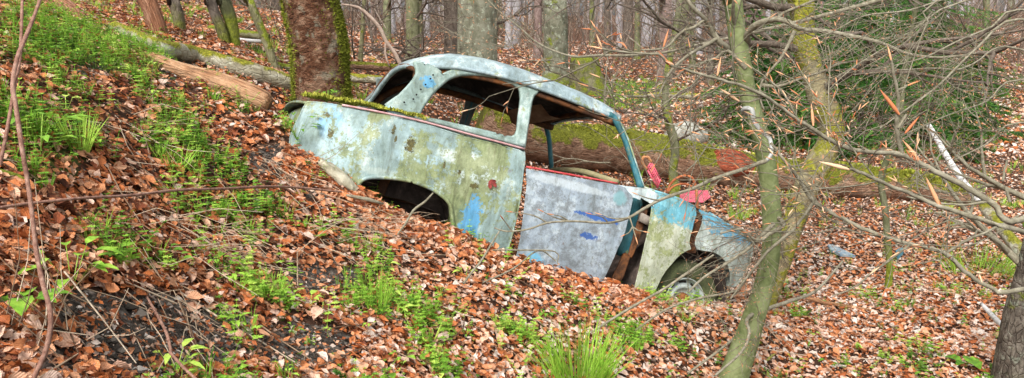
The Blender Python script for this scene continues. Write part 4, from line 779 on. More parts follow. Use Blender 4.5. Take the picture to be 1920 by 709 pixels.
    tree('leaning_mossy_tree', 'leaning green mossy thin trunk left of the thick rough trunk', 'tree', [(516,130,8),(507,100,8),(496,70,8),(484,40,8),(467,0,8),(455,-30,8)], glog, P(516, 131, 7.0), disp=D, seed=7, limbs=4, bm=brm2, ext=3)
    def lay(L): return [(a, b, h, float(w2px(G(a, b+h*.92))[2])+.02+h/F*3) for a, b, h, d in L]
    def log(name, label, L, mat, ns=20, disp=D, step=.08, cat='log', seed=0, endr=.75):
        P0 = [P(a, b, d) for a, b, h, d in L]; R = [h/F*d for a, b, h, d in L]; R = [R[0]*endr]+R+[R[-1]*endr]; e0 = P0[0]-(P0[1]-P0[0])/np.linalg.norm(P0[1]-P0[0])*.03; e1 = P0[-1]+(P0[-1]-P0[-2])/np.linalg.norm(P0[-1]-P0[-2])*.03
        mb = MB(); tube(mb, [e0]+P0+[e1], R, ns, step=step, disp=disp, seed=seed); return put(name, mb, mat, loc=P0[0], label=label, cat=cat)
    log('fallen_log', 'long pale lichened log with yellow moss running down behind the brown rotting log', [(q[0], q[1]-1, q[2]*.98, q[3]) for q in lay([(215,52,12,6.3),(262,74,14,6.1),(305,92,17,6.0),(360,103,17,5.9),(420,120,17,5.85),(480,138,18,5.8),(552,162,18,5.75),(585,172,17,5.7)])], logm, 26, step=.05, cat='log', seed=11)
    log('rotting_log', 'barkless orange-brown rotting log with a blunt end near the car tail', [(q[0], q[1]-2, q[2]*1.12, q[3]) for q in lay([(285,112,10,5.7),(320,126,12,5.6),(360,141,15,5.5),(420,162,18,5.4),(470,184,21,5.3),(497,197,19,5.25)])], rot, 26, [(.14, 12, .25), (.06, 50, .1)], .04, seed=12, endr=.6)
    log('fallen_log', 'thin dark green log behind the pale lichened log', [(345,82,7,7.3),(390,94,7,7.3),(440,106,7,7.2),(500,118,7,7.2),(560,132,7,7.2)], glog, 12, seed=13)
    log('fallen_log', 'reddish mossy log passing behind the thick rough trunk', [(440,108,7,9.2),(520,114,7,9.2),(620,120,8,9.2),(720,126,8,9.1),(790,130,7,9.1)], mlog, 14, seed=14)
    log('fallen_log', 'plain brown-green log lying nearest behind the thick rough trunk', [(525,142,8,8.2),(600,143,8,8.2),(660,146,9,8.2),(725,151,8,8.2)], logm, 14, seed=15)
    log('fallen_log', 'bleached thin log in the leaves above the slim trunks on the left slope', [(345,62,4,8.4),(400,68,4,8.5),(460,76,4,8.6),(500,78,3,8.7)], birch, 8, seed=16)
    log('mossy_log', 'short moss-covered log on the slope behind the splintered stump', [(395,55,8,9.),(440,62,9,9.),(500,70,8,9.)], glog, 12, seed=17)
    log('mossy_log', 'mossy rotten trunk at the crest of the bank in the upper left', [(120,20,10,6.6),(165,34,11,6.5),(215,48,12,6.4)], mlog, 14, seed=18)
    log('rotten_root', 'reddish brown rotten root stump in the upper left corner', [(95,-6,15,6.),(125,18,17,5.9),(152,36,10,5.8)], split, 22, [(.3, 9, .3), (.15, 35, .1)], .04, seed=19)
    # ---- the big mossy log across the clearing
    L = [(905,222,48,11.3),(985,256,48,11.1),(1060,276,42,10.9),(1150,283,43,10.8),(1240,297,41,10.7),(1320,312,38,10.6),(1400,322,34,10.5),(1480,330,33,10.4),(1560,338,32,10.3),(1640,344,31,10.3),(1720,352,29,10.2),(1790,364,23,10.2),(1828,373,13,10.2)]
    L = lay(L); rd = float(np.interp(1370, [q[0] for q in L], [q[3] for q in L]))
    log('mossy_log', 'huge moss-covered fallen trunk lying across the clearing behind the car', L, mlog, 40, [(.14, 3, .35), (.07, 14, .5), (.04, 40, 1)], .07, seed=21, endr=.5)
    big = bpy.data.objects['mossy_log.002'] if 'mossy_log.002' in bpy.data.objects else None
    redrot = bark('red_rot', (.10, .02, .012), (.40, .085, .04), (.60, .22, .13), fur=(20, 20, 2), bumpd=.03)
    mb = MB(); tube(mb, [P(1330,300,rd-.12), P(1352,303,rd-.16), P(1385,309,rd-.16), P(1415,318,rd-.12)], [.10, .17, .16, .08], 20, step=.04, disp=[(.3, 12, .3), (.1, 40, .2)]); o = put('rotten_patch', mb, redrot, label='red rotten wood laid bare'); o.parent = big; o.location = -np.array(big.location)
    # moss fringe on the big log
    mb = MB(); Pl = np.array([P(a, b, d) for a, b, h, d in L]); Rl = np.array([h/F*d for a, b, h, d in L])
    for i in range(9000):
        t = rng.random()*(len(Pl)-1.01); k = int(t); f = t-k; c = Pl[k]*(1-f)+Pl[k+1]*f; r = Rl[k]*(1-f)+Rl[k+1]*f; ph = rng.normal(math.pi*.55, .55)
        if vnoise(np.array([c[0]*2.2, ph*2, 3.]))+.25*rng.random() < .48: continue
        q = c+np.array([0, -math.cos(ph)*r, math.sin(ph)*r])*1.02; s_ = rng.normal(0, 1, 3)*.014; mb.add([q-s_, q+s_, q+np.array([rng.normal(0, .01), -math.cos(ph)*.03, math.sin(ph)*.03])], np.array([[0, 1, 2]]), rng.random()*.8)
    o = put('moss', mb, bpy.data.materials['moss_green'], kind='stuff'); o.parent = big; o.location = -np.array(big.location)
    # branches resting behind the log, other fallen wood
    log('fallen_branch', 'pale grey fallen branch in the grass far beyond the log', [(1190,180,4,17),(1250,178,5,17),(1310,180,6,16.8),(1370,168,7,16.6),(1395,163,6,16.5)], logm, 8, seed=22)
    log('fallen_branch', 'long straight brown branch lying on the leaves at the right', [(1715,450,5,7.9),(1760,458,5,7.8),(1820,470,6,7.7),(1895,486,6,7.6)], rot, 10, seed=23)
    log('birch_branch', 'white birch branch leaning down to the right edge', [(1742,236,4.5,8.6),(1757,262,5,8.3),(1785,310,6,7.9),(1820,358,6.5,7.4),(1850,390,7,7.1)], birch, 14, seed=24)
    log('leaning_branch', 'grey-brown branch running from the birch piece into the right edge', [(1845,388,10,6.9),(1875,425,11,6.6),(1905,462,12,6.3),(1945,515,12,6.0)], logm, 14, seed=25)
    log('fallen_stick', 'pale pinkish stick on the leaves right of the green sapling', [(1520,561,4,6.0),(1560,570,4,5.95),(1600,576,3,5.9),(1640,583,2,5.85)], rot, 8, seed=26)
    log('fallen_stick', 'bleached stick propped beside the trunk at the right edge', [(1845,575,4,5.2),(1868,600,5,5.1),(1880,612,4,5.0)], birch, 8, seed=27)
    log('fallen_stick', 'dark thick stick at the left edge on the bank', [(-20,318,7,2.4),(30,332,7,2.42),(52,342,5,2.45)], brown, 10, seed=28)
    log('fallen_stick', 'curved grey root jutting under the rear wheel arch', [(660,368,3,4.2),(690,374,4,4.2),(710,380,3,4.25)], brm, 8, seed=29)
    # ---- foreground young beech in front of the bonnet
    def ex1(w, b):
        d0 = 4.05
        def br(L, mbx=w): P0 = [P(a, c, d) for a, c, h, d in L]; tube(mbx, P0, [h/F*d for a, c, h, d in L], 8, step=.04, cap=False); return P0
        def sprig(P0, n, Lg, r=.0026, lv=1, bl=.012):
            for i in range(n):
                k = rng.integers(1, len(P0)); f = rng.random(); p = P0[k-1]*(1-f)+P0[k]*f; dd = (P0[k]-P0[k-1]); dd /= np.linalg.norm(dd)+1e-9; q = rng.normal(0, 1, 3); q[1] *= .5; twig(w, b, p, dd*.6+q*.6, Lg*(.5+rng.random()), r, lv, 4, .2, bl)
        a = br([(1383,102,7,4.1),(1366,92,6.5,4.05),(1347,76,6,4.),(1333,55,5,4.),(1322,36,4.5,3.95),(1300,15,4,3.9),(1286,-5,4,3.9),(1260,-60,3,3.8)]); sprig(a, 6, .35)
        a = br([(1345,72,4,4.),(1325,84,3.5,3.95),(1305,95,3,3.9),(1285,108,3,3.85),(1262,128,2.5,3.8),(1248,150,2,3.8),(1235,180,1.5,3.8)]); sprig(a, 9, .3)
        a = br([(1320,38,3,3.95),(1300,52,3,3.9),(1284,56,2.5,3.9),(1266,72,2.5,3.9),(1255,85,2,3.9),(1240,92,2,3.85),(1200,94,1.6,3.8)]); sprig(a, 8, .3)
        a = br([(1402,78,7,4.),(1400,66,6,3.95),(1412,50,6,3.9),(1430,41,6,3.85),(1455,36,5.5,3.8),(1480,42,5,3.75),(1500,54,4.5,3.7),(1545,58,4.,3.7),(1590,66,3.8,3.65),(1650,80,3.5,3.6),(1700,100,3,3.6),(1760,108,2.2,3.55),(1830,100,1.6,3.5)]); sprig(a, 14, .38)
        a = br([(1458,36,4,3.8),(1470,24,3,3.8),(1500,12,2.6,3.75),(1540,-5,2,3.7)]); sprig(a, 6, .3)
        a = br([(1377,42,4,3.95),(1374,22,3.5,3.9),(1376,0,3,3.85),(1380,-40,2,3.8)])
        a = br([(1398,128,5,4.),(1365,95,3.,4.),(1345,108,3,4.),(1318,118,2.4,3.95),(1290,128,2,3.9),(1262,150,1.6,3.9)]); sprig(a, 5, .3)
        a = br([(1430,160,4,4.),(1460,162,3,3.95),(1500,148,2.6,3.9),(1540,135,2.2,3.9),(1580,118,2,3.85),(1640,112,1.6,3.8)]); sprig(a, 9, .35)
        p_ = [P(a_, c, d) for a_, c, h, d in [(1405,215,7,3.95),(1394,212,7,3.9),(1396,204,7,3.86),(1410,206,6.5,3.84),(1414,228,6,3.8),(1428,246,5.5,3.78),(1444,262,5.5,3.75),(1446,290,5,3.72),(1436,302,4.5,3.7)]]
        tube(w, p_, np.array([3,5,5,4.8,4.5,4.2,4,3.8,3.5])/F*3.8, 8, step=.03, cap=False, mi=1)
        a = br([(1436,302,4.5,3.7),(1415,309,4,3.68),(1380,322,3.8,3.66),(1340,335,3.6,3.64),(1300,353,3.2,3.62),(1262,366,3.2,3.6),(1235,376,3,3.6),(1205,393,3,3.55),(1177,409,2.6,3.52),(1140,418,2.4,3.5),(1100,416,2.2,3.48),(1067,415,2.0,3.45),(1026,418,2,3.42),(990,430,1.8,3.4),(949,434,1.6,3.4),(927,427,1.2,3.4)])
        for (x1, y1, x2, y2, x3, y3) in ((1026,418,1000,404,962,398),(1067,415,1052,406,1038,403),(1067,415,1040,408,1020,398),(1177,409,1150,410,1128,403),(1180,405,1186,425,1192,445),(1186,425,1180,436,1172,440),(1186,425,1196,432,1206,434),(960,434,950,420,944,412),(1235,376,1215,372,1196,365),(1140,418,1130,407,1110,402)):
            pp = [P(x1,y1,3.5),P(x2,y2,3.48),P(x3,y3,3.46)]; tube(w, pp, [.004,.003,.0018], 5, step=.03, cap=False); bud(b, pp[-1], pp[-1]-pp[-2], .036, .0030, rng.random())
        sprig(a[:6], 12, .28)
        a = br([(1490,58,4,3.6),(1475,90,3,3.6),(1460,115,2.6,3.6),(1430,150,2.2,3.6),(1424,180,2,3.6),(1432,205,1.5,3.6)]); sprig(a, 4, .25)
        # twigs low in front of the bonnet
        a = br([(1450,420,5,4.1),(1425,445,4,4.05),(1398,470,3.5,4.),(1360,495,3,3.95),(1320,520,2.4,3.9),(1290,548,2,3.85)]); sprig(a, 10, .3)
        a = br([(1445,400,4,4.2),(1470,420,4,4.1),(1440,440,3.6,4.),(1418,452,3,4.),(1390,430,2.5,3.95),(1350,438,2,3.9)]); sprig(a, 10, .26)
        for (x, y_) in ((1425,600),(1428,640),(1415,560),(1446,480),(1440,520),(1447,440)):
            for j in range(3): twig(w, b, P(x-6+4*j, y_-j*9, 4.22), (rng.normal(-.6, .6), -.7, rng.normal(.1, .4)), .30, .0028, 1, 4, .1, .017)
        a = br([(1420,583,4,4.3),(1400,600,3.5,4.2),(1405,625,3,4.1),(1390,660,2.6,4.05),(1340,705,2.2,3.9)], w); 
    r = tree('beech_sapling', 'smooth green young trunk with crooked pale branches standing just right of the car bonnet', 'tree', [(1368,735,28),(1378,700,27),(1392,660,25),(1412,600,21),(1428,550,19),(1441,500,18),(1446,460,17),(1447,400,17.5),(1443,355,17.5),(1438,310,16.5),(1430,270,16),(1416,220,15.5),(1403,180,15.5),(1396,140,15.5),(1388,95,16),(1383,70,16.5),(1379,40,16.5),(1374,0,17),(1368,-40,16)], [beech, pale], P(1368, 735, 4.4), ns=28, disp=[(.05, 5, .6), (.02, 24, .6)], step=.05, limbs=6, ll=1.2, bm=[brm, pale], budm=BUDM, limb_from=.93, extra=ex1, seed=31)
    # ---- second, mossy leaning tree
    def ex2(w, b):
        for (x, y_, dx, dz) in ((1535,135,1,.3),(1548,175,1,.1),(1530,100,-1,.4),(1545,250,1,0),(1520,60,1,.5),(1500,40,-1,.4),(1540,235,1,-.2),(1530,320,-1,.1),(1480,420,-1,.0),(1490,400,1,.1),(1550,200,-.6,.2),(1525,90,.8,.8),):
            twig(w, b, P(x, y_, 5.6), (dx, rng.normal(-.3, .4), dz), 1.0, .005, 2, 5, .1, .010)
        for (x, y_) in ((1490,400),(1500,380),(1475,440),(1480,425)): twig(w, b, P(x, y_, 5.7), (-.6, -.8, -.2), .8, .005, 2, 4, -.1, .018)
    tree('mossy_tree', 'crooked trunk wrapped in thick moss behind the smooth green sapling', 'tree', [(1432,565,22),(1450,520,21),(1468,480,20),(1480,440,20),(1492,405,21),(1506,365,22),(1520,335,24),(1538,305,24),(1552,275,22),(1560,245,23),(1548,205,25),(1532,165,22),(1520,125,20),(1508,85,20),(1504,40,22),(1502,0,24),(1498,-40,23)], mossy, P(1432, 565, 6.0), ns=28, disp=[(.16, 6, .8), (.06, 26, .8)], step=.05, limbs=8, ll=1.6, bm=brm2, budm=BUDM, limb_from=.6, extra=ex2, seed=33)
    # thin saplings
    tree('crooked_sapling', 'crooked thin brown sapling in front of the mossy log behind the windscreen pillar', 'tree', [(1263,338,9),(1262,315,8.5),(1266,290,8),(1264,262,8.5),(1255,235,8),(1249,200,7),(1248,160,6.5),(1256,110,6.5),(1266,60,6),(1275,0,5.5),(1280,-40,5)], olive, P(1263, 338, 9.0), ns=12, disp=[(.1, 10, .5)], limbs=8, ll=1.3, bm=brm2, budm=BUDM, limb_from=.25, seed=35, lv=2, dens=1.2)
    def ex3(w, b):
        for i in range(10): twig(w, b, P(1662+rng.normal(0, 6), rng.uniform(60, 420), 6.2), (rng.normal(0, 1), rng.normal(0, .4), .4), .7, .004, 2, 4, .2, .018)
    tree('crooked_sapling', 'thin crooked sapling with a mossy foot standing alone in the leaves at the right', 'tree', [(1665,541,7),(1668,500,6),(1663,440,6),(1660,394,6),(1652,346,6),(1657,314,6),(1674,278,5.5),(1686,234,5.5),(1692,170,5),(1702,90,5),(1716,20,4.5),(1724,-40,4)], olive, P(1665, 541, 6.4), ns=10, limbs=4, ll=.9, bm=brm2, budm=BUDM, limb_from=.5, extra=ex3, seed=36)
    tree('edge_tree', 'dark furrowed mossy trunk cut off by the right edge', 'tree', [(1893,760,36),(1898,700,33),(1905,640,29),(1912,590,26),(1926,530,23),(1946,450,21),(1970,360,20)], bark('edge_bark', (.03,.024,.02), (.10,.08,.062), (.24,.21,.17), moss=.12, fur=(14,14,6), bumpd=.02, lich=.3, mbase=.3), P(1885, 760, 4.7), ns=32, disp=[(.14, 9, .4), (.08, 34, .8)], step=.04, limbs=3, bm=brm, seed=37)
    # ---- young beech reaching in from the right, very near
    _s = P(2215, 600, 1.9); root = empty('young_beech', (_s[0]+.03, _s[1], float(zt(_s[0]+.03, _s[1]))), 'slender long-budded beech branches reaching in from the right edge, nearest of all', 'tree')
    w, b = MB(), MB(); sb = np.array(root.location); stem = [sb-np.array([0, 0, .1]), P(2210, 600, 1.9), P(2150, 480, 1.75), P(2120, 300, 1.65), P(2080, 60, 1.6), P(2060, -250, 1.5)]
    tube(w, stem, [.022, .02, .018, .015, .012, .008], 10, step=.05)
    def nb(L, j=None):
        P0 = [P(a, c, d) for a, c, h, d in L]
        if j is not None: P0 = [j]+P0; hs_ = [L[0][2]/F*L[0][3]*1.1]
        else: hs_ = []
        Pp, R = smooth_path(P0, hs_+[h/F*d for a, c, h, d in L], .015); Pp = Pp+rng.normal(0, .0006, Pp.shape); tube(w, Pp, R, 8, cap=False); return P0
    def bb(x, y_, d, x2, y2, L_=None):
        p, q = P(x, y_, d), P(x2, y2, d); dd = q-p; L_ = np.linalg.norm(dd); bud(b, p, dd, L_, L_*.072, rng.random())
    m = nb([(1915,412,6,1.5),(1860,380,5.5,1.5),(1801,345,5.5,1.5),(1741,315,5,1.5),(1691,290,5,1.5),(1626,285,4.2,1.48),(1576,273,4,1.46),(1525,243,3.8,1.44),(1480,213,3.4,1.42),(1440,185,3.2,1.4),(1390,160,3,1.38),(1325,143,2.8,1.36),(1260,123,2.5,1.34),(1235,102,2.2,1.32),(1180,99,2.2,1.32),(1130,92,2,1.3)], stem[3])
    nb([(1691,290,4.5,1.5),(1684,262,4,1.49),(1681,230,4,1.48),(1683,200,3.6,1.47),(1682,170,3.2,1.46),(1674,135,3,1.45),(1671,112,2.8,1.44)]); bb(1671,114,1.44,1664,84)
    nb([(1683,170,2.6,1.46),(1697,164,2.2,1.46),(1702,160,2,1.46)]); bb(1700,161,1.46,1726,151)
    nb([(1684,240,3,1.48),(1700,214,2,1.48)]); 
    bb(1686,215,1.47,1650,168); bb(1697,250,1.47,1724,218); bb(1723,300,1.49,1692,262); bb(1130,92,1.3,1103,86); bb(1128,88,1.3,1117,62); bb(1256,122,1.33,1234,95); bb(1244,88,1.32,1254,54); bb(1345,142,1.36,1352,106); bb(1386,190,1.4,1350,166); bb(1525,236,1.44,1521,193); bb(1342,178,1.4,1362,190)
    nb([(1430,182,2.6,1.4),(1405,190,2,1.4),(1386,190,1.8,1.4)])
    m2 = nb([(1911,432,5,1.3),(1836,410,4.5,1.3),(1761,386,4.2,1.3),(1713,367,4,1.3),(1654,341,3.6,1.28),(1610,322,3.2,1.27),(1590,317,3,1.26)], stem[2]); bb(1592,318,1.26,1536,303); bb(1761,386,1.3,1736,332); bb(1765,384,1.3,1758,372)
    m3 = nb([(1911,544,4.5,1.6),(1858,539,4,1.6),(1815,515,4,1.6),(1772,475,4,1.6),(1708,458,3.6,1.6),(1654,442,3.6,1.6),(1590,416,3.8,1.62),(1526,378,4,1.64),(1499,338,3.4,1.65),(1470,300,2.8,1.66),(1445,268,2.4,1.67)], stem[2])
    nb([(1526,378,3.4,1.64),(1515,395,3,1.64),(1488,430,3,1.65),(1462,452,3,1.66),(1442,470,2.8,1.67),(1400,520,2,1.7),(1370,560,1.5,1.72)])
    nb([(1772,475,3,1.6),(1815,450,2.6,1.6),(1860,430,2.4,1.6),(1911,405,2.2,1.6)]); nb([(1708,458,2.6,1.6),(1690,470,2.4,1.6),(1640,508,2,1.62),(1600,540,1.5,1.64),(1560,555,1.2,1.66)])
    nb([(1880,340,2.4,1.5),(1884,320,2.2,1.5),(1888,300,2.2,1.5)]); bb(1884,325,1.5,1890,304); nb([(1895,380,3,1.5),(1884,350,2.5,1.5)])
    nb([(1850,378,3,1.5),(1800,384,2.2,1.5),(1740,378,1.8,1.5),(1700,368,1.5,1.5)])
    for mm_, n, Lg in ((m, 20, .17), (m2, 6, .14), (m3, 14, .18)):
        for i in range(n):
            k = rng.integers(2, len(mm_)); f = rng.random(); p = mm_[k-1]*(1-f)+mm_[k]*f; dd = mm_[k]-mm_[k-1]; dd /= np.linalg.norm(dd); q = rng.normal(0, 1, 3); q[1] *= .4; twig(w, b, p, dd*.8+q*.6, Lg*(.4+rng.random()), .0016, 1, 4, .2, .015)
    put('branches', w, brm, root, kind='stuff'); put('buds', b, BUDM, root, kind='stuff')
    # second spray crossing the upper right corner
    _s = P(2135, 300, 3.3); root = empty('bare_beech', (_s[0]+.05, _s[1], float(zt(_s[0]+.05, _s[1]))), 'bare twiggy beech whose thin crossing branches fill the upper right corner', 'tree')
    w, b = MB(), MB(); s0 = np.array(root.location); tube(w, [s0-np.array([0, 0, .1]), P(2120, 300, 3.3), P(2080, 100, 3.1), P(2050, -150, 2.9)], [.035, .03, .024, .018], 10, step=.08)
    for L in ([(2080,100,5,3.1),(1912,36,4.5,3.),(1830,92,4,3.),(1760,160,3.5,3.),(1700,205,3,3.),(1650,240,2,3.)],[(2090,60,5,3.),(1912,18,3.6,3.),(1860,50,3.4,3.),(1800,75,3,3.),(1740,105,2.6,3.),(1690,120,2.2,3.),(1640,130,1.8,3.)],[(2100,160,5,3.2),(1912,92,3.4,3.2),(1860,94,3.4,3.2),(1840,110,3,3.2),(1800,130,2.8,3.2),(1740,128,2.4,3.2),(1600,140,2,3.2)],[(2060,-60,5,3.),(1800,5,3.4,3.),(1740,35,3,3.),(1690,70,2.6,3.),(1560,150,2,3.)],[(2060,-100,5,3.),(1780,-5,3,3.),(1700,20,3,3.),(1620,30,2.4,3.),(1560,60,2,3.),(1500,80,1.5,3.)],[(2110,200,4,3.2),(1912,150,3,3.2),(1850,190,2.6,3.2),(1780,215,2.2,3.2),(1700,250,1.8,3.2)],[(2100,260,4,3.2),(1912,230,3,3.2),(1850,270,2.5,3.2),(1790,300,2,3.2)],[(2060,-80,4,3.),(1758,0,3,2.9),(1740,40,2.8,2.9),(1725,75,2.4,2.9),(1690,180,1.8,2.9)]):
        P0 = [P(a, c, d) for a, c, h, d in L]; tube(w, P0, [h/F*d*.55 for a, c, h, d in L], 6, step=.05, cap=False)
        for i in range(8):
            k = rng.integers(2, len(P0)); f = rng.random(); p = P0[k-1]*(1-f)+P0[k]*f; dd = P0[k]-P0[k-1]; dd /= np.linalg.norm(dd); q = rng.normal(0, 1, 3); q[1] *= .5; twig(w, b, p, dd*.9+q*.55, .36*(.4+rng.random()), .002, 1, 4, .25, .013)
    put('branches', w, brm, root, kind='stuff'); put('buds', b, BUDM, root, kind='stuff')
    # ---- bent brown twigs at the left edge and other near stems
    def stems(name, label, Ls, mat, cat='sapling', leaves=None, r0=None):
        base = P(*Ls[0][0][:2], Ls[0][0][3]); root = empty(name, base, label, cat); w = MB()
        for L in Ls: tube(w, [P(a, c, d) for a, c, h, d in L], [h/F*d for a, c, h, d in L], 8, step=.02, cap=False, disp=[(.15, 30, 1)])
        put('stem', w, mat, root); return root
    twm = bark('brown_twig_bark', (.11, .05, .035), (.24, .125, .09), (.40, .26, .20), fur=(40, 40, 40), bumpd=.001)
    stems('bent_sapling', 'bent reddish brown bare sapling rising along the left edge', [[(62,712,5,1.5),(88,650,5,1.52),(95,590,5,1.52),(80,530,4.6,1.53),(68,470,4.6,1.54),(60,400,4.2,1.55),(50,330,4,1.56),(40,270,4.2,1.56),(30,200,4.4,1.57),(24,160,4.5,1.58),(32,110,4,1.6),(48,70,3.6,1.62),(66,25,3.2,1.65),(78,-10,3,1.68)],[(24,160,4,1.58),(36,120,3,1.6),(40,60,3,1.62),(42,-10,2.6,1.66)],[(0,310,3.6,1.55),(14,240,3.4,1.56),(26,170,3.4,1.58),(34,120,3,1.6)]], twm)
    stems('trailing_twig', 'long thin bare twig lying level across the bank from the left edge', [[(-20,392,3,1.9),(60,381,3,2.0),(150,372,2.8,2.1),(250,366,2.6,2.3),(330,357,2.5,2.5),(420,354,2.5,2.8),(500,350,2.4,3.1),(560,352,2.2,3.4),(640,360,2,3.6)]], twm, 'twig')
    stems('bramble_cane', 'reddish thin stem leaning over the bare soil at the bottom left', [[(322,668,3,2.15),(314,630,3,2.2),(300,600,2.8,2.3),(280,565,2.6,2.4),(262,535,2.2,2.5)],[(318,660,3,2.1),(345,690,3,2.05),(372,715,3,2.0)]], twm, 'twig')
    stems('dry_stalk', 'dry straw-coloured stalk pointing up at the wheel arch opening', [[(745,440,1.5,3.8),(760,420,2.2,3.82),(775,395,2.4,3.85),(797,378,2.2,3.9),(812,362,1.6,3.95)]], brm, 'twig')
    stems('dry_stalk', 'pale straight stalk leaning up in front of the gap beside the loose door', [[(869,532,2.4,3.7),(885,510,2.4,3.75),(901,491,2.2,3.8),(920,460,2,3.85),(936,434,1.4,3.9)]], brm, 'twig')
    stems('dry_stalk', 'thin stalk crossing low in front of the door skin', [[(905,530,1.4,3.6),(960,505,1.5,3.7),(1010,470,1.5,3.8),(1043,490,1.,3.8)],[(924,469,1.3,3.7),(968,469,1.6,3.75),(1041,472,1.4,3.8),(1045,495,1.,3.8)]], brm, 'twig')
    stems('fallen_branch', 'long thin pale branch rising from the leaves across the front wheel', [[(1000,690,1.5,3.9),(1100,628,2.2,4.1),(1191,572,2.6,4.3),(1240,545,2.6,4.35),(1280,518,2.6,4.4),(1310,497,2.4,4.4),(1338,478,2,4.4)],[(1190,620,2,4.4),(1250,580,2.2,4.45),(1310,560,2,4.45),(1380,545,1.8,4.45),(1400,520,1.5,4.4)]], brm, 'branch')
    stems('fallen_branch', 'grey twiggy branch on the leaves at the foot of the green sapling', [[(1290,700,2.2,4.2),(1370,640,2.6,4.4),(1430,585,4,5.0),(1480,565,3.6,5.2),(1530,545,3,5.4),(1580,490,2,5.6)]], brm, 'branch')
    mbt = MB(); n = 0
    for (x, y_, n, dr) in ((420,470,60,(.5,-.2,-.5)),(700,430,40,(1,0,-.3)),(340,600,26,(.4,-.3,-.7)),(560,330,50,(.6,-.1,-.4)),(100,640,24,(.1,-.2,.7)),(640,440,40,(.9,0,-.3)),(1240,590,40,(1,0,.1)),(1400,560,60,(.1,-.3,.7)),(1350,540,40,(.6,-.3,.3)),(240,250,26,(.6,-.1,-.3)),(300,440,26,(.7,-.2,-.4))):
        for i in range(n):
            p = G(x+rng.normal(0, 55), y_+rng.normal(0, 22))+np.array([0, 0, rng.uniform(.01, .06)]); d = np.array(dr)+rng.normal(0, .35, 3); d /= np.linalg.norm(d); L = rng.uniform(.10, .34); q = p+d*L; q[2] = max(q[2], float(zt(q[0], q[1]))+.012); mid = (p+q)/2+rng.normal(0, .015, 3); tube(mbt, [p, mid, q], [.0014, .0013, .0008], 4, tint=rng.uniform(.5, 1), cap=False)
    put('dry_grass_stalks', mbt, TWIGM, kind='stuff', label='dry straw and bare stalks hanging over the bank')
    # ---- background trunks one can tell apart
    def bg(px, w, d, by, mat, label, lean=0, nm='forest_tree', h=9., limbs=5, grp='trees standing in the wood behind the car', ns=14, flare=1.25, cat='tree'):
        b = P(px, by, d); hw = w
        L = [(px, by, hw*flare), (px+lean*.1, by-12, hw*1.08), (px+lean*.4, by-45, hw), (px+lean*.8, 10, hw*.97), (px+lean, -20, hw*.95)]
        if by < 60: L = [(px, by, hw*flare), (px+lean*.5, by-18, hw), (px+lean, -25, hw*.96)]
        return tree(nm, label, cat, L, mat, b, grp, ext=h, ns=ns, disp=[(.08, 4, .4)], step=.3, limbs=limbs, ll=2.2, bm=brm2, seed=int(px), limb_from=.45, sink=.3, lv=2)
    bg(895,38,13.,150,grey,'broadest grey trunk of the background with green moss pads rising behind the car roof',ns=30,flare=1.15)
    bg(846,14,15.5,130,brown,'dark straight trunk touching the left side of the broadest grey trunk')
    bg(774,13,14.5,118,olive,'smooth olive trunk standing left of the car roof peak')
    bg(1042,23,20.,148,grey,'stout grey-green trunk above the sloping front of the car roof',ns=24)
    bg(1248,12,23.,112,redb,'reddish brown straight trunk beyond the crooked thin sapling')
    bg(726,7.5,24,84,olive,'olive trunk behind the brushwood pile')
    bg(676,4,12.,110,glog,'thin wavy mossy trunk rising out of the brushwood pile',lean=8,h=4)
    bg(800,6,40,66,lilac,'pale lilac-grey trunk between the olive trunk and the dark trunk')
    bg(954,6.5,34,80,lilac,'pale slender trunk right of the broadest grey trunk')
    bg(1009,7.5,29,86,redb,'brown trunk close on the left of the stout grey-green trunk')
    bg(1139,6,33,82,brown,'brown slender trunk above the nodding orange bud')
    bg(1162,5,36,80,lilac,'greyish slender trunk two trunks left of the reddish one')
    bg(1195,5,30,90,olive,'olive slender trunk left of the reddish straight one')
    bg(1299,5,26,100,olive,'olive trunk between the crooked sapling and the smooth green sapling')
    bg(1310,5.5,34,86,lilac,'pale trunk just right of that olive one')
    bg(1332,5,22,108,brown,'brown thin trunk left of the smooth green sapling')
    bg(1345,4,38,84,lilac,'pale thin trunk left of the smooth green sapling')
    bg(1539,5,13.5,250,redb,'straight thin brown trunk hidden in the spruce beside the mossy tree',h=5)
    bg(1586,3.6,33,78,birch,'leftmost white birch above the spruces')
    bg(1622,4.5,31,80,birch,'middle white birch above the spruces')
    bg(1672,7,26,80,birch,'rightmost and thickest white birch stub above the spruces',flare=1.5)
    bg(1779,5.5,19,150,olive,'olive trunk right of the white birch stub',lean=-14)
    bg(1850,6,27,120,olive,'greenish trunk in the upper right corner')
    bg(1440,4.5,38,90,lilac,'pale trunk behind the bare branches between the two near saplings')
    bg(1470,5,30,100,brown,'dark trunk just left of the mossy tree')
    bg(640,5,30,70,lilac,'pale trunk seen past the right edge of the thick rough trunk')
    bg(700,5,34,66,redb,'reddish thin trunk left of the olive trunk behind the brushwood')
    bg(1110,4.5,40,72,olive,'thin greenish trunk above the mossy stump')
    # mossy stump
    tree('mossy_stump', 'squat stump all green with moss right of the stout grey-green trunk', 'stump', [(1098,152,34),(1097,140,31),(1096,120,29),(1096,108,26)], glog, P(1098, 152, 17.5), ext=0, ns=24, disp=[(.2, 2.5, .8), (.08, 9, 1)], step=.1, limbs=0, seed=41)
    # ---- far rows of trunks
    r2 = np.random.default_rng(12); pool = [lilac, grey, brown, olive, redb, lilac]; protos = []
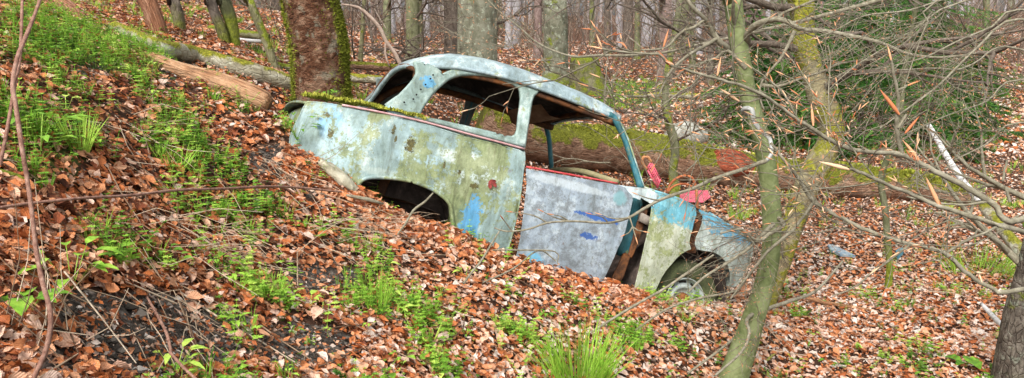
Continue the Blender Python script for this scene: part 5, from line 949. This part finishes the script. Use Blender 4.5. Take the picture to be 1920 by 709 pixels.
    for k in range(8):
        w = MB(); mb = MB(); hh = 15.; pts = [np.array([0, 0, -.5])]+[np.array([r2.normal(0, .09), r2.normal(0, .09), z]) for z in (2., 5., 9., 15.)]; tube(mb, pts, [.30, .20, .18, .15, .07], 8, step=1.0, disp=[(.08, 2, .3)], seed=k)
        for i in range(7): a = r2.random()*6.3; twig(w, None, pts[-1]*0+np.array([0, 0, 4+i*1.4]), (math.cos(a), math.sin(a), .5), 2.6, .035, 1, 4)
        protos.append((mb.mesh('trunk', pool[k % 6]), w.mesh('branches', brm2)))
    n = 0
    while n < 100:
        d = 30+62*r2.random()**.8; x = (r2.random()*2-1)*.70*d; p = np.array([x, d, 0]); p[2] = float(zt(x, d)); pxx = float(w2px(p)[0])
        if pxx > 1500 and r2.random() < .55: continue
        s = r2.uniform(.7, 1.5); k = int(r2.integers(0, 8)); e = empty('distant_tree', p, 'slender bare trunk among the far rows of the wood', 'tree', 'distant bare trees of the wood'); e.scale = (s, s, s*1.1); e.rotation_euler = (r2.normal(0, .02), r2.normal(0, .03), r2.random()*6.28)
        for nm, me in zip(('trunk', 'branches'), protos[k]): o = bpy.data.objects.new(nm, me); C.objects.link(o); o.parent = e
        n += 1
    # mass of the far wood beyond
    mb = MB()
    for i in range(380):
        d = 60+95*r2.random(); x = (r2.random()*2-1)*.75*d; z = float(zt(x, d, False))-.5; s = r2.uniform(.06, .26); lean = r2.normal(0, .3); tube(mb, [(x, d, z), (x+lean, d, z+7), (x+lean*2, d, z+15)], [s, s*.8, s*.4], 5, tint=r2.random(), cap=False)
    put('distant_woods', mb, leafmat('hazed_far_bark', [(0, (.14, .12, .10)), (.4, (.26, .23, .215)), (.7, (.38, .35, .35)), (1, (.50, .48, .50))], 0, .9), kind='stuff', label='far rows of grey-brown trunks closing the wood')  # pale beech greys, with distance haze painted in as a lighter palette
    # undergrowth of thin whips with clinging rusty leaves and first green
    w, lf = MB(), MB()
    for i in range(800):
        d = 17+50*r2.random(); x = (r2.random()*2-1)*.66*d; 
        z = float(zt(x, d, False)); px_, py_, _ = w2px(np.array([x, d, z]))
        if d < 22 and (800 < px_ < 1560): 
            if r2.random() < .75: continue
        if d < 17 and px_ < 560: continue
        h = r2.uniform(.5, 2.4)*(1+d/60); lean = r2.normal(0, .3, 2); k = 3+int(r2.integers(0, 4)); rust = fb2(np.array([x]), np.array([d]), .12, 2, 91)[0]
        for j in range(k):
            l2 = lean+r2.normal(0, .3, 2); hh = h*r2.uniform(.5, 1); b0 = np.array([x, d, z+h*.2*j/k*2]); q = b0+np.array([l2[0]*hh, l2[1]*hh, hh*.8]); mid = (b0+q)/2+r2.normal(0, .06, 3); tube(w, [b0, mid, q], np.array([.007, .005, .003])*(1+d/30), 3, tint=r2.random(), cap=False)
            m = int(r2.integers(1, 7)); 
            for c in range(m):
                t = r2.uniform(.3, 1); p = (b0*(1-t)+q*t)+r2.normal(0, .10, 3); s = r2.uniform(.010, .022)*(1+d/50); a = r2.normal(0, 1, 3); b_ = r2.normal(0, 1, 3); a /= np.linalg.norm(a); b_ /= np.linalg.norm(b_)
                tt = (r2.uniform(0, .45) if (rust > .02 or r2.random() < .5) else r2.uniform(.62, 1)); lf.add([p-a*s, p-b_*s*.5, p+a*s, p+b_*s*.5], np.array([[0, 1, 2, 3]]), tt)
    um = leafmat('undergrowth_stems', [(0, (.10, .07, .05)), (.5, (.22, .16, .12)), (1, (.36, .30, .25))], 0, .9)
    put('undergrowth', w, um, kind='stuff', label='thicket of bare whips under the far trees')
    put('clinging_leaves', lf, leafmat('understorey_leaves', [(0, (.40, .17, .09)), (.3, (.48, .28, .18)), (.5, (.50, .40, .30)), (.62, (.20, .26, .06)), (1, (.36, .44, .12))], .3, .6), kind='stuff', label='rusty and fresh green leaves in the far thicket')
    # ---- brushwood heap
    root = empty('brushwood_pile', G(690, 120), 'tangled heap of dead grey branches behind the thick rough trunk', 'branches'); w = MB()
    for i in range(20):
        p = P(rng.uniform(640, 790), rng.uniform(75, 130), rng.uniform(9.5, 12.5)); a = rng.random()*6.28; twig(w, None, p, (math.cos(a), .3*math.sin(a), rng.normal(.1, .35)), rng.uniform(.6, 1.4), rng.uniform(.008, .018), 2, 5, 0, spread=.9, wob=.25)
    put('branches', w, brm2, root, kind='stuff'); w = MB()
    tube(w, [P(640,8,9), P(672,14,9), P(692,30,9), P(712,52,9), P(724,78,9), P(740,100,9), P(752,124,9)], [.010, .016, .02, .022, .022, .024, .02], 8, step=.08); tube(w, [P(724,78,9), P(722,100,9), P(730,124,9)], [.014, .014, .012], 6, step=.08); put('bleached_branch', w, bark('pinkish_dead_wood', (.20,.13,.10), (.38,.28,.22), (.56,.46,.38), fur=(12,12,3), bumpd=.002), root)
    # heap of thin sticks right of the roof, below the crooked sapling
    for k, (x0, x1, y0, y1, dd, n, lab) in enumerate([(1050,1420,95,220,9.5,12,'spray of dead twigs hanging between the car roof and the smooth green sapling'),(1120,1400,210,330,9.3,14,'low scrub of grey twigs against the mossy log'),(1450,1900,60,330,9.,8,'tangle of bare hazel-like twigs in front of the spruces'),(470,560,0,110,9.5,14,'fine dry brush between the leaning mossy trunk and the thick rough trunk')]):
        root = empty('bare_shrub', G((x0+x1)/2, 230), lab, 'shrub'); w, b = MB(), MB()
        for i in range(n):
            p = P(rng.uniform(x0, x1), rng.uniform(y0, y1), dd+rng.normal(0, .8)); a = rng.random()*6.28; twig(w, b, p, (math.cos(a), .4*math.sin(a), rng.normal(.15, .4)), rng.uniform(.6, 1.6), rng.uniform(.005, .011), 2, 4, .1, .012, spread=.8, wob=.2)
        put('branches', w, brm if k % 2 else brm2, root, kind='stuff'); put('buds', b, BUDM, root, kind='stuff')
    # fine budded spray before the broad trunk
    root = empty('budded_spray', G(2300, 420), 'fine spray of pale budded twigs in front of the two thick grey trunks', 'branches'); w, b = MB(), MB()
    P0 = [P(1235,100,5.2), P(1180,104,5.2), P(1120,104,5.2), P(1075,106,5.2), P(1030,92,5.2), P(1000,75,5.2), P(975,52,5.2), P(940,25,5.2), P(915,0,5.2)]; tube(w, P0, np.linspace(.009, .004, 9), 6, step=.05, cap=False)
    for q, n in (((1060,105),3),((1030,92),3),((985,62),3),((960,80),3),((920,60),3),((890,60),2),((860,35),1),((1010,100),2),((940,90),3)):
        for i in range(n): twig(w, b, P(q[0]+rng.normal(0, 12), q[1]+rng.normal(0, 10), 5.2+rng.normal(0, .15)), (-1, rng.normal(0, .4), rng.normal(.25, .35)), rng.uniform(.2, .42), .0024, 1, 4, .2, .02)
    tube(w, [P(1240,100,5.2), P(1500,40,5.), P(1900,-60,4.8), P(2300,-100,4.6)], [.009, .012, .016, .02], 6, step=.1, cap=False); put('branches', w, brm, root, kind='stuff'); put('buds', b, BUDM, root, kind='stuff')
def make_spruces():
    M = leafmat('spruce_needles', [(0, (.014, .05, .012)), (.4, (.035, .115, .02)), (.75, (.09, .23, .035)), (1, (.18, .35, .06))], .15, .6); brn = bpy.data.materials['dark_bark']
    spec = [(1405,230,13.4,2.3,'spruce seen between the two near saplings'),(1500,240,13.,2.6,'dark spruce filling the gap behind the mossy tree'),(1610,240,12.8,2.3,'broadest dark spruce right of the mossy tree'),(1720,235,13.,2.0,'dark spruce below the white birch stub'),(1650,130,19,6.5,'tall spruce far behind with only its lower boughs in view'),(1820,235,13.4,1.6,'small spruce with spreading boughs near the right edge'),(1800,290,11.8,.8,'low feathery spruce behind the leaning birch branch'),(1560,265,12.2,.8,'low young spruce at the foot of the broadest one')]
    for k, (px, py, d, H, lab) in enumerate(spec):
        b = P(px, py, d); b[2] = float(zt(b[0], b[1])); root = empty('spruce_tree', b, lab, 'spruce', 'young spruces at the edge of the clearing'); w, nd = MB(), MB()
        tube(w, [b-np.array([0, 0, .2]), b+np.array([.03, 0, H*.5]), b+np.array([0, 0, H])], [.018*H+.015, .012*H, .004], 8, step=.3); put('trunk', w, brn, root); w = MB(); VV = []; TT = []
        nb_ = int(30*H); 
        for i in range(nb_):
            t = (i+.5)/nb_; z = H*(.04+.93*t); Lb = (1-t)**.75*H*.5*(.55+.7*rng.random())+.12; a = i*2.4+rng.normal(0, .3); d0 = np.array([math.cos(a), math.sin(a), -.08]); p = b+np.array([0, 0, z]); ns_ = 7; pts = [p]; dd = d0.copy()
            for j in range(ns_): dd = dd+np.array([rng.normal(0, .06), rng.normal(0, .06), (-.10 if j < 4 else .10)]); dd /= np.linalg.norm(dd); p = p+dd*Lb/ns_; pts.append(p)
            pts = np.array(pts); tube(w, pts, np.linspace(.010, .003, len(pts)), 4, cap=False)
            m = int(44*Lb)+7; tint = np.clip(.25+.5*rng.random(), 0, 1)
            for s_ in range(m):
                f = .12+.88*rng.random(); kk = min(int(f*ns_), ns_-1); q = pts[kk]*(1-f*ns_+kk)+pts[kk+1]*(f*ns_-kk); ax = pts[kk+1]-pts[kk]; ax /= np.linalg.norm(ax); sd = np.cross(ax, [0, 0, 1.]); sd /= np.linalg.norm(sd)+1e-9
                o = ax*.75+sd*rng.choice([-1, 1])*.8+np.array([0, 0, -.25+.3*rng.random()]); o /= np.linalg.norm(o); l = Lb*(.16+.25*rng.random())*(1.15-f*.5)+.03; c = 14
                tq = rng.random(c)[:, None]*l; base = q+o*tq+np.array([0, 0, -1.])*(tq**2)*.6; up_ = np.cross(o, sd); an = rng.random(c)[:, None]*6.283; nd_ = o*.9+sd*np.cos(an)+np.array([0, 0, 1.])*np.sin(an)*.8; nd_ /= np.linalg.norm(nd_, axis=1)[:, None]; nl = .045; wv = np.cross(nd_, rng.normal(0, 1, 3)); wv /= np.linalg.norm(wv, axis=1)[:, None]+1e-9
                tip = base+nd_*nl; VV.append(np.stack([base-wv*.008, base+wv*.008, tip], 1).reshape(-1, 3)); TT.append(np.full(c*3, np.clip(tint+rng.normal(0, .15), 0, 1)))
        VV = np.concatenate(VV); nd.add(VV, np.arange(len(VV)).reshape(-1, 3), np.concatenate(TT)); put('branches', w, brn, root, kind='stuff'); put('needles', nd, M, root, kind='stuff')
# ================================================================== LIGHT AND CAMERA
def finish():
    W = bpy.data.worlds.new('World'); bpy.context.scene.world = W; W.use_nodes = True; nt = W.node_tree; bg = nt.nodes['Background']
    sky = nt.nodes.new('ShaderNodeTexSky'); sky.sky_type = 'NISHITA'; sky.sun_disc = False; EL, AZ = 48, 205; sky.sun_elevation = math.radians(EL); sky.sun_rotation = math.radians(AZ); sky.air_density = 1.0; sky.dust_density = 4.; sky.ozone_density = 1.
    hsv = nt.nodes.new('ShaderNodeHueSaturation'); hsv.inputs['Saturation'].default_value = .12; nt.links.new(sky.outputs[0], hsv.inputs['Color']); nt.links.new(hsv.outputs[0], bg.inputs[0]); bg.inputs[1].default_value = .13
    s = bpy.data.lights.new('sun', 'SUN'); s.energy = 1.5; s.angle = math.radians(16); s.color = (1, .96, .9); o = bpy.data.objects.new('sun', s); C.objects.link(o)
    az = math.radians(AZ); el = math.radians(EL); d = Vector((math.sin(az)*math.cos(el), math.cos(az)*math.cos(el), math.sin(el))); o.rotation_euler = d.to_track_quat('Z', 'Y').to_euler()
    c = bpy.data.cameras.new('camera'); c.sensor_width = 36; c.lens = F/1920*36; c.clip_start = .05; c.clip_end = 2000; o = bpy.data.objects.new('camera', c); C.objects.link(o); o.location = CAM; o.rotation_euler = (math.pi/2-TH, 0, 0)
    sc = bpy.context.scene; sc.camera = o; sc.view_settings.view_transform = 'Standard'; sc.view_settings.look = 'None'; sc.view_settings.exposure = EXPO; sc.view_settings.gamma = 1
    sc.cycles.max_bounces = 6; sc.cycles.diffuse_bounces = 3; sc.cycles.transparent_max_bounces = 4
EXPO = 1.2
import time
for f in (make_ground, make_leaves, make_green, make_soil, make_twiglitter, make_car, make_scrap, make_wood, make_spruces, finish):
    t0 = time.time(); f(); print(f.__name__, round(time.time()-t0, 1))
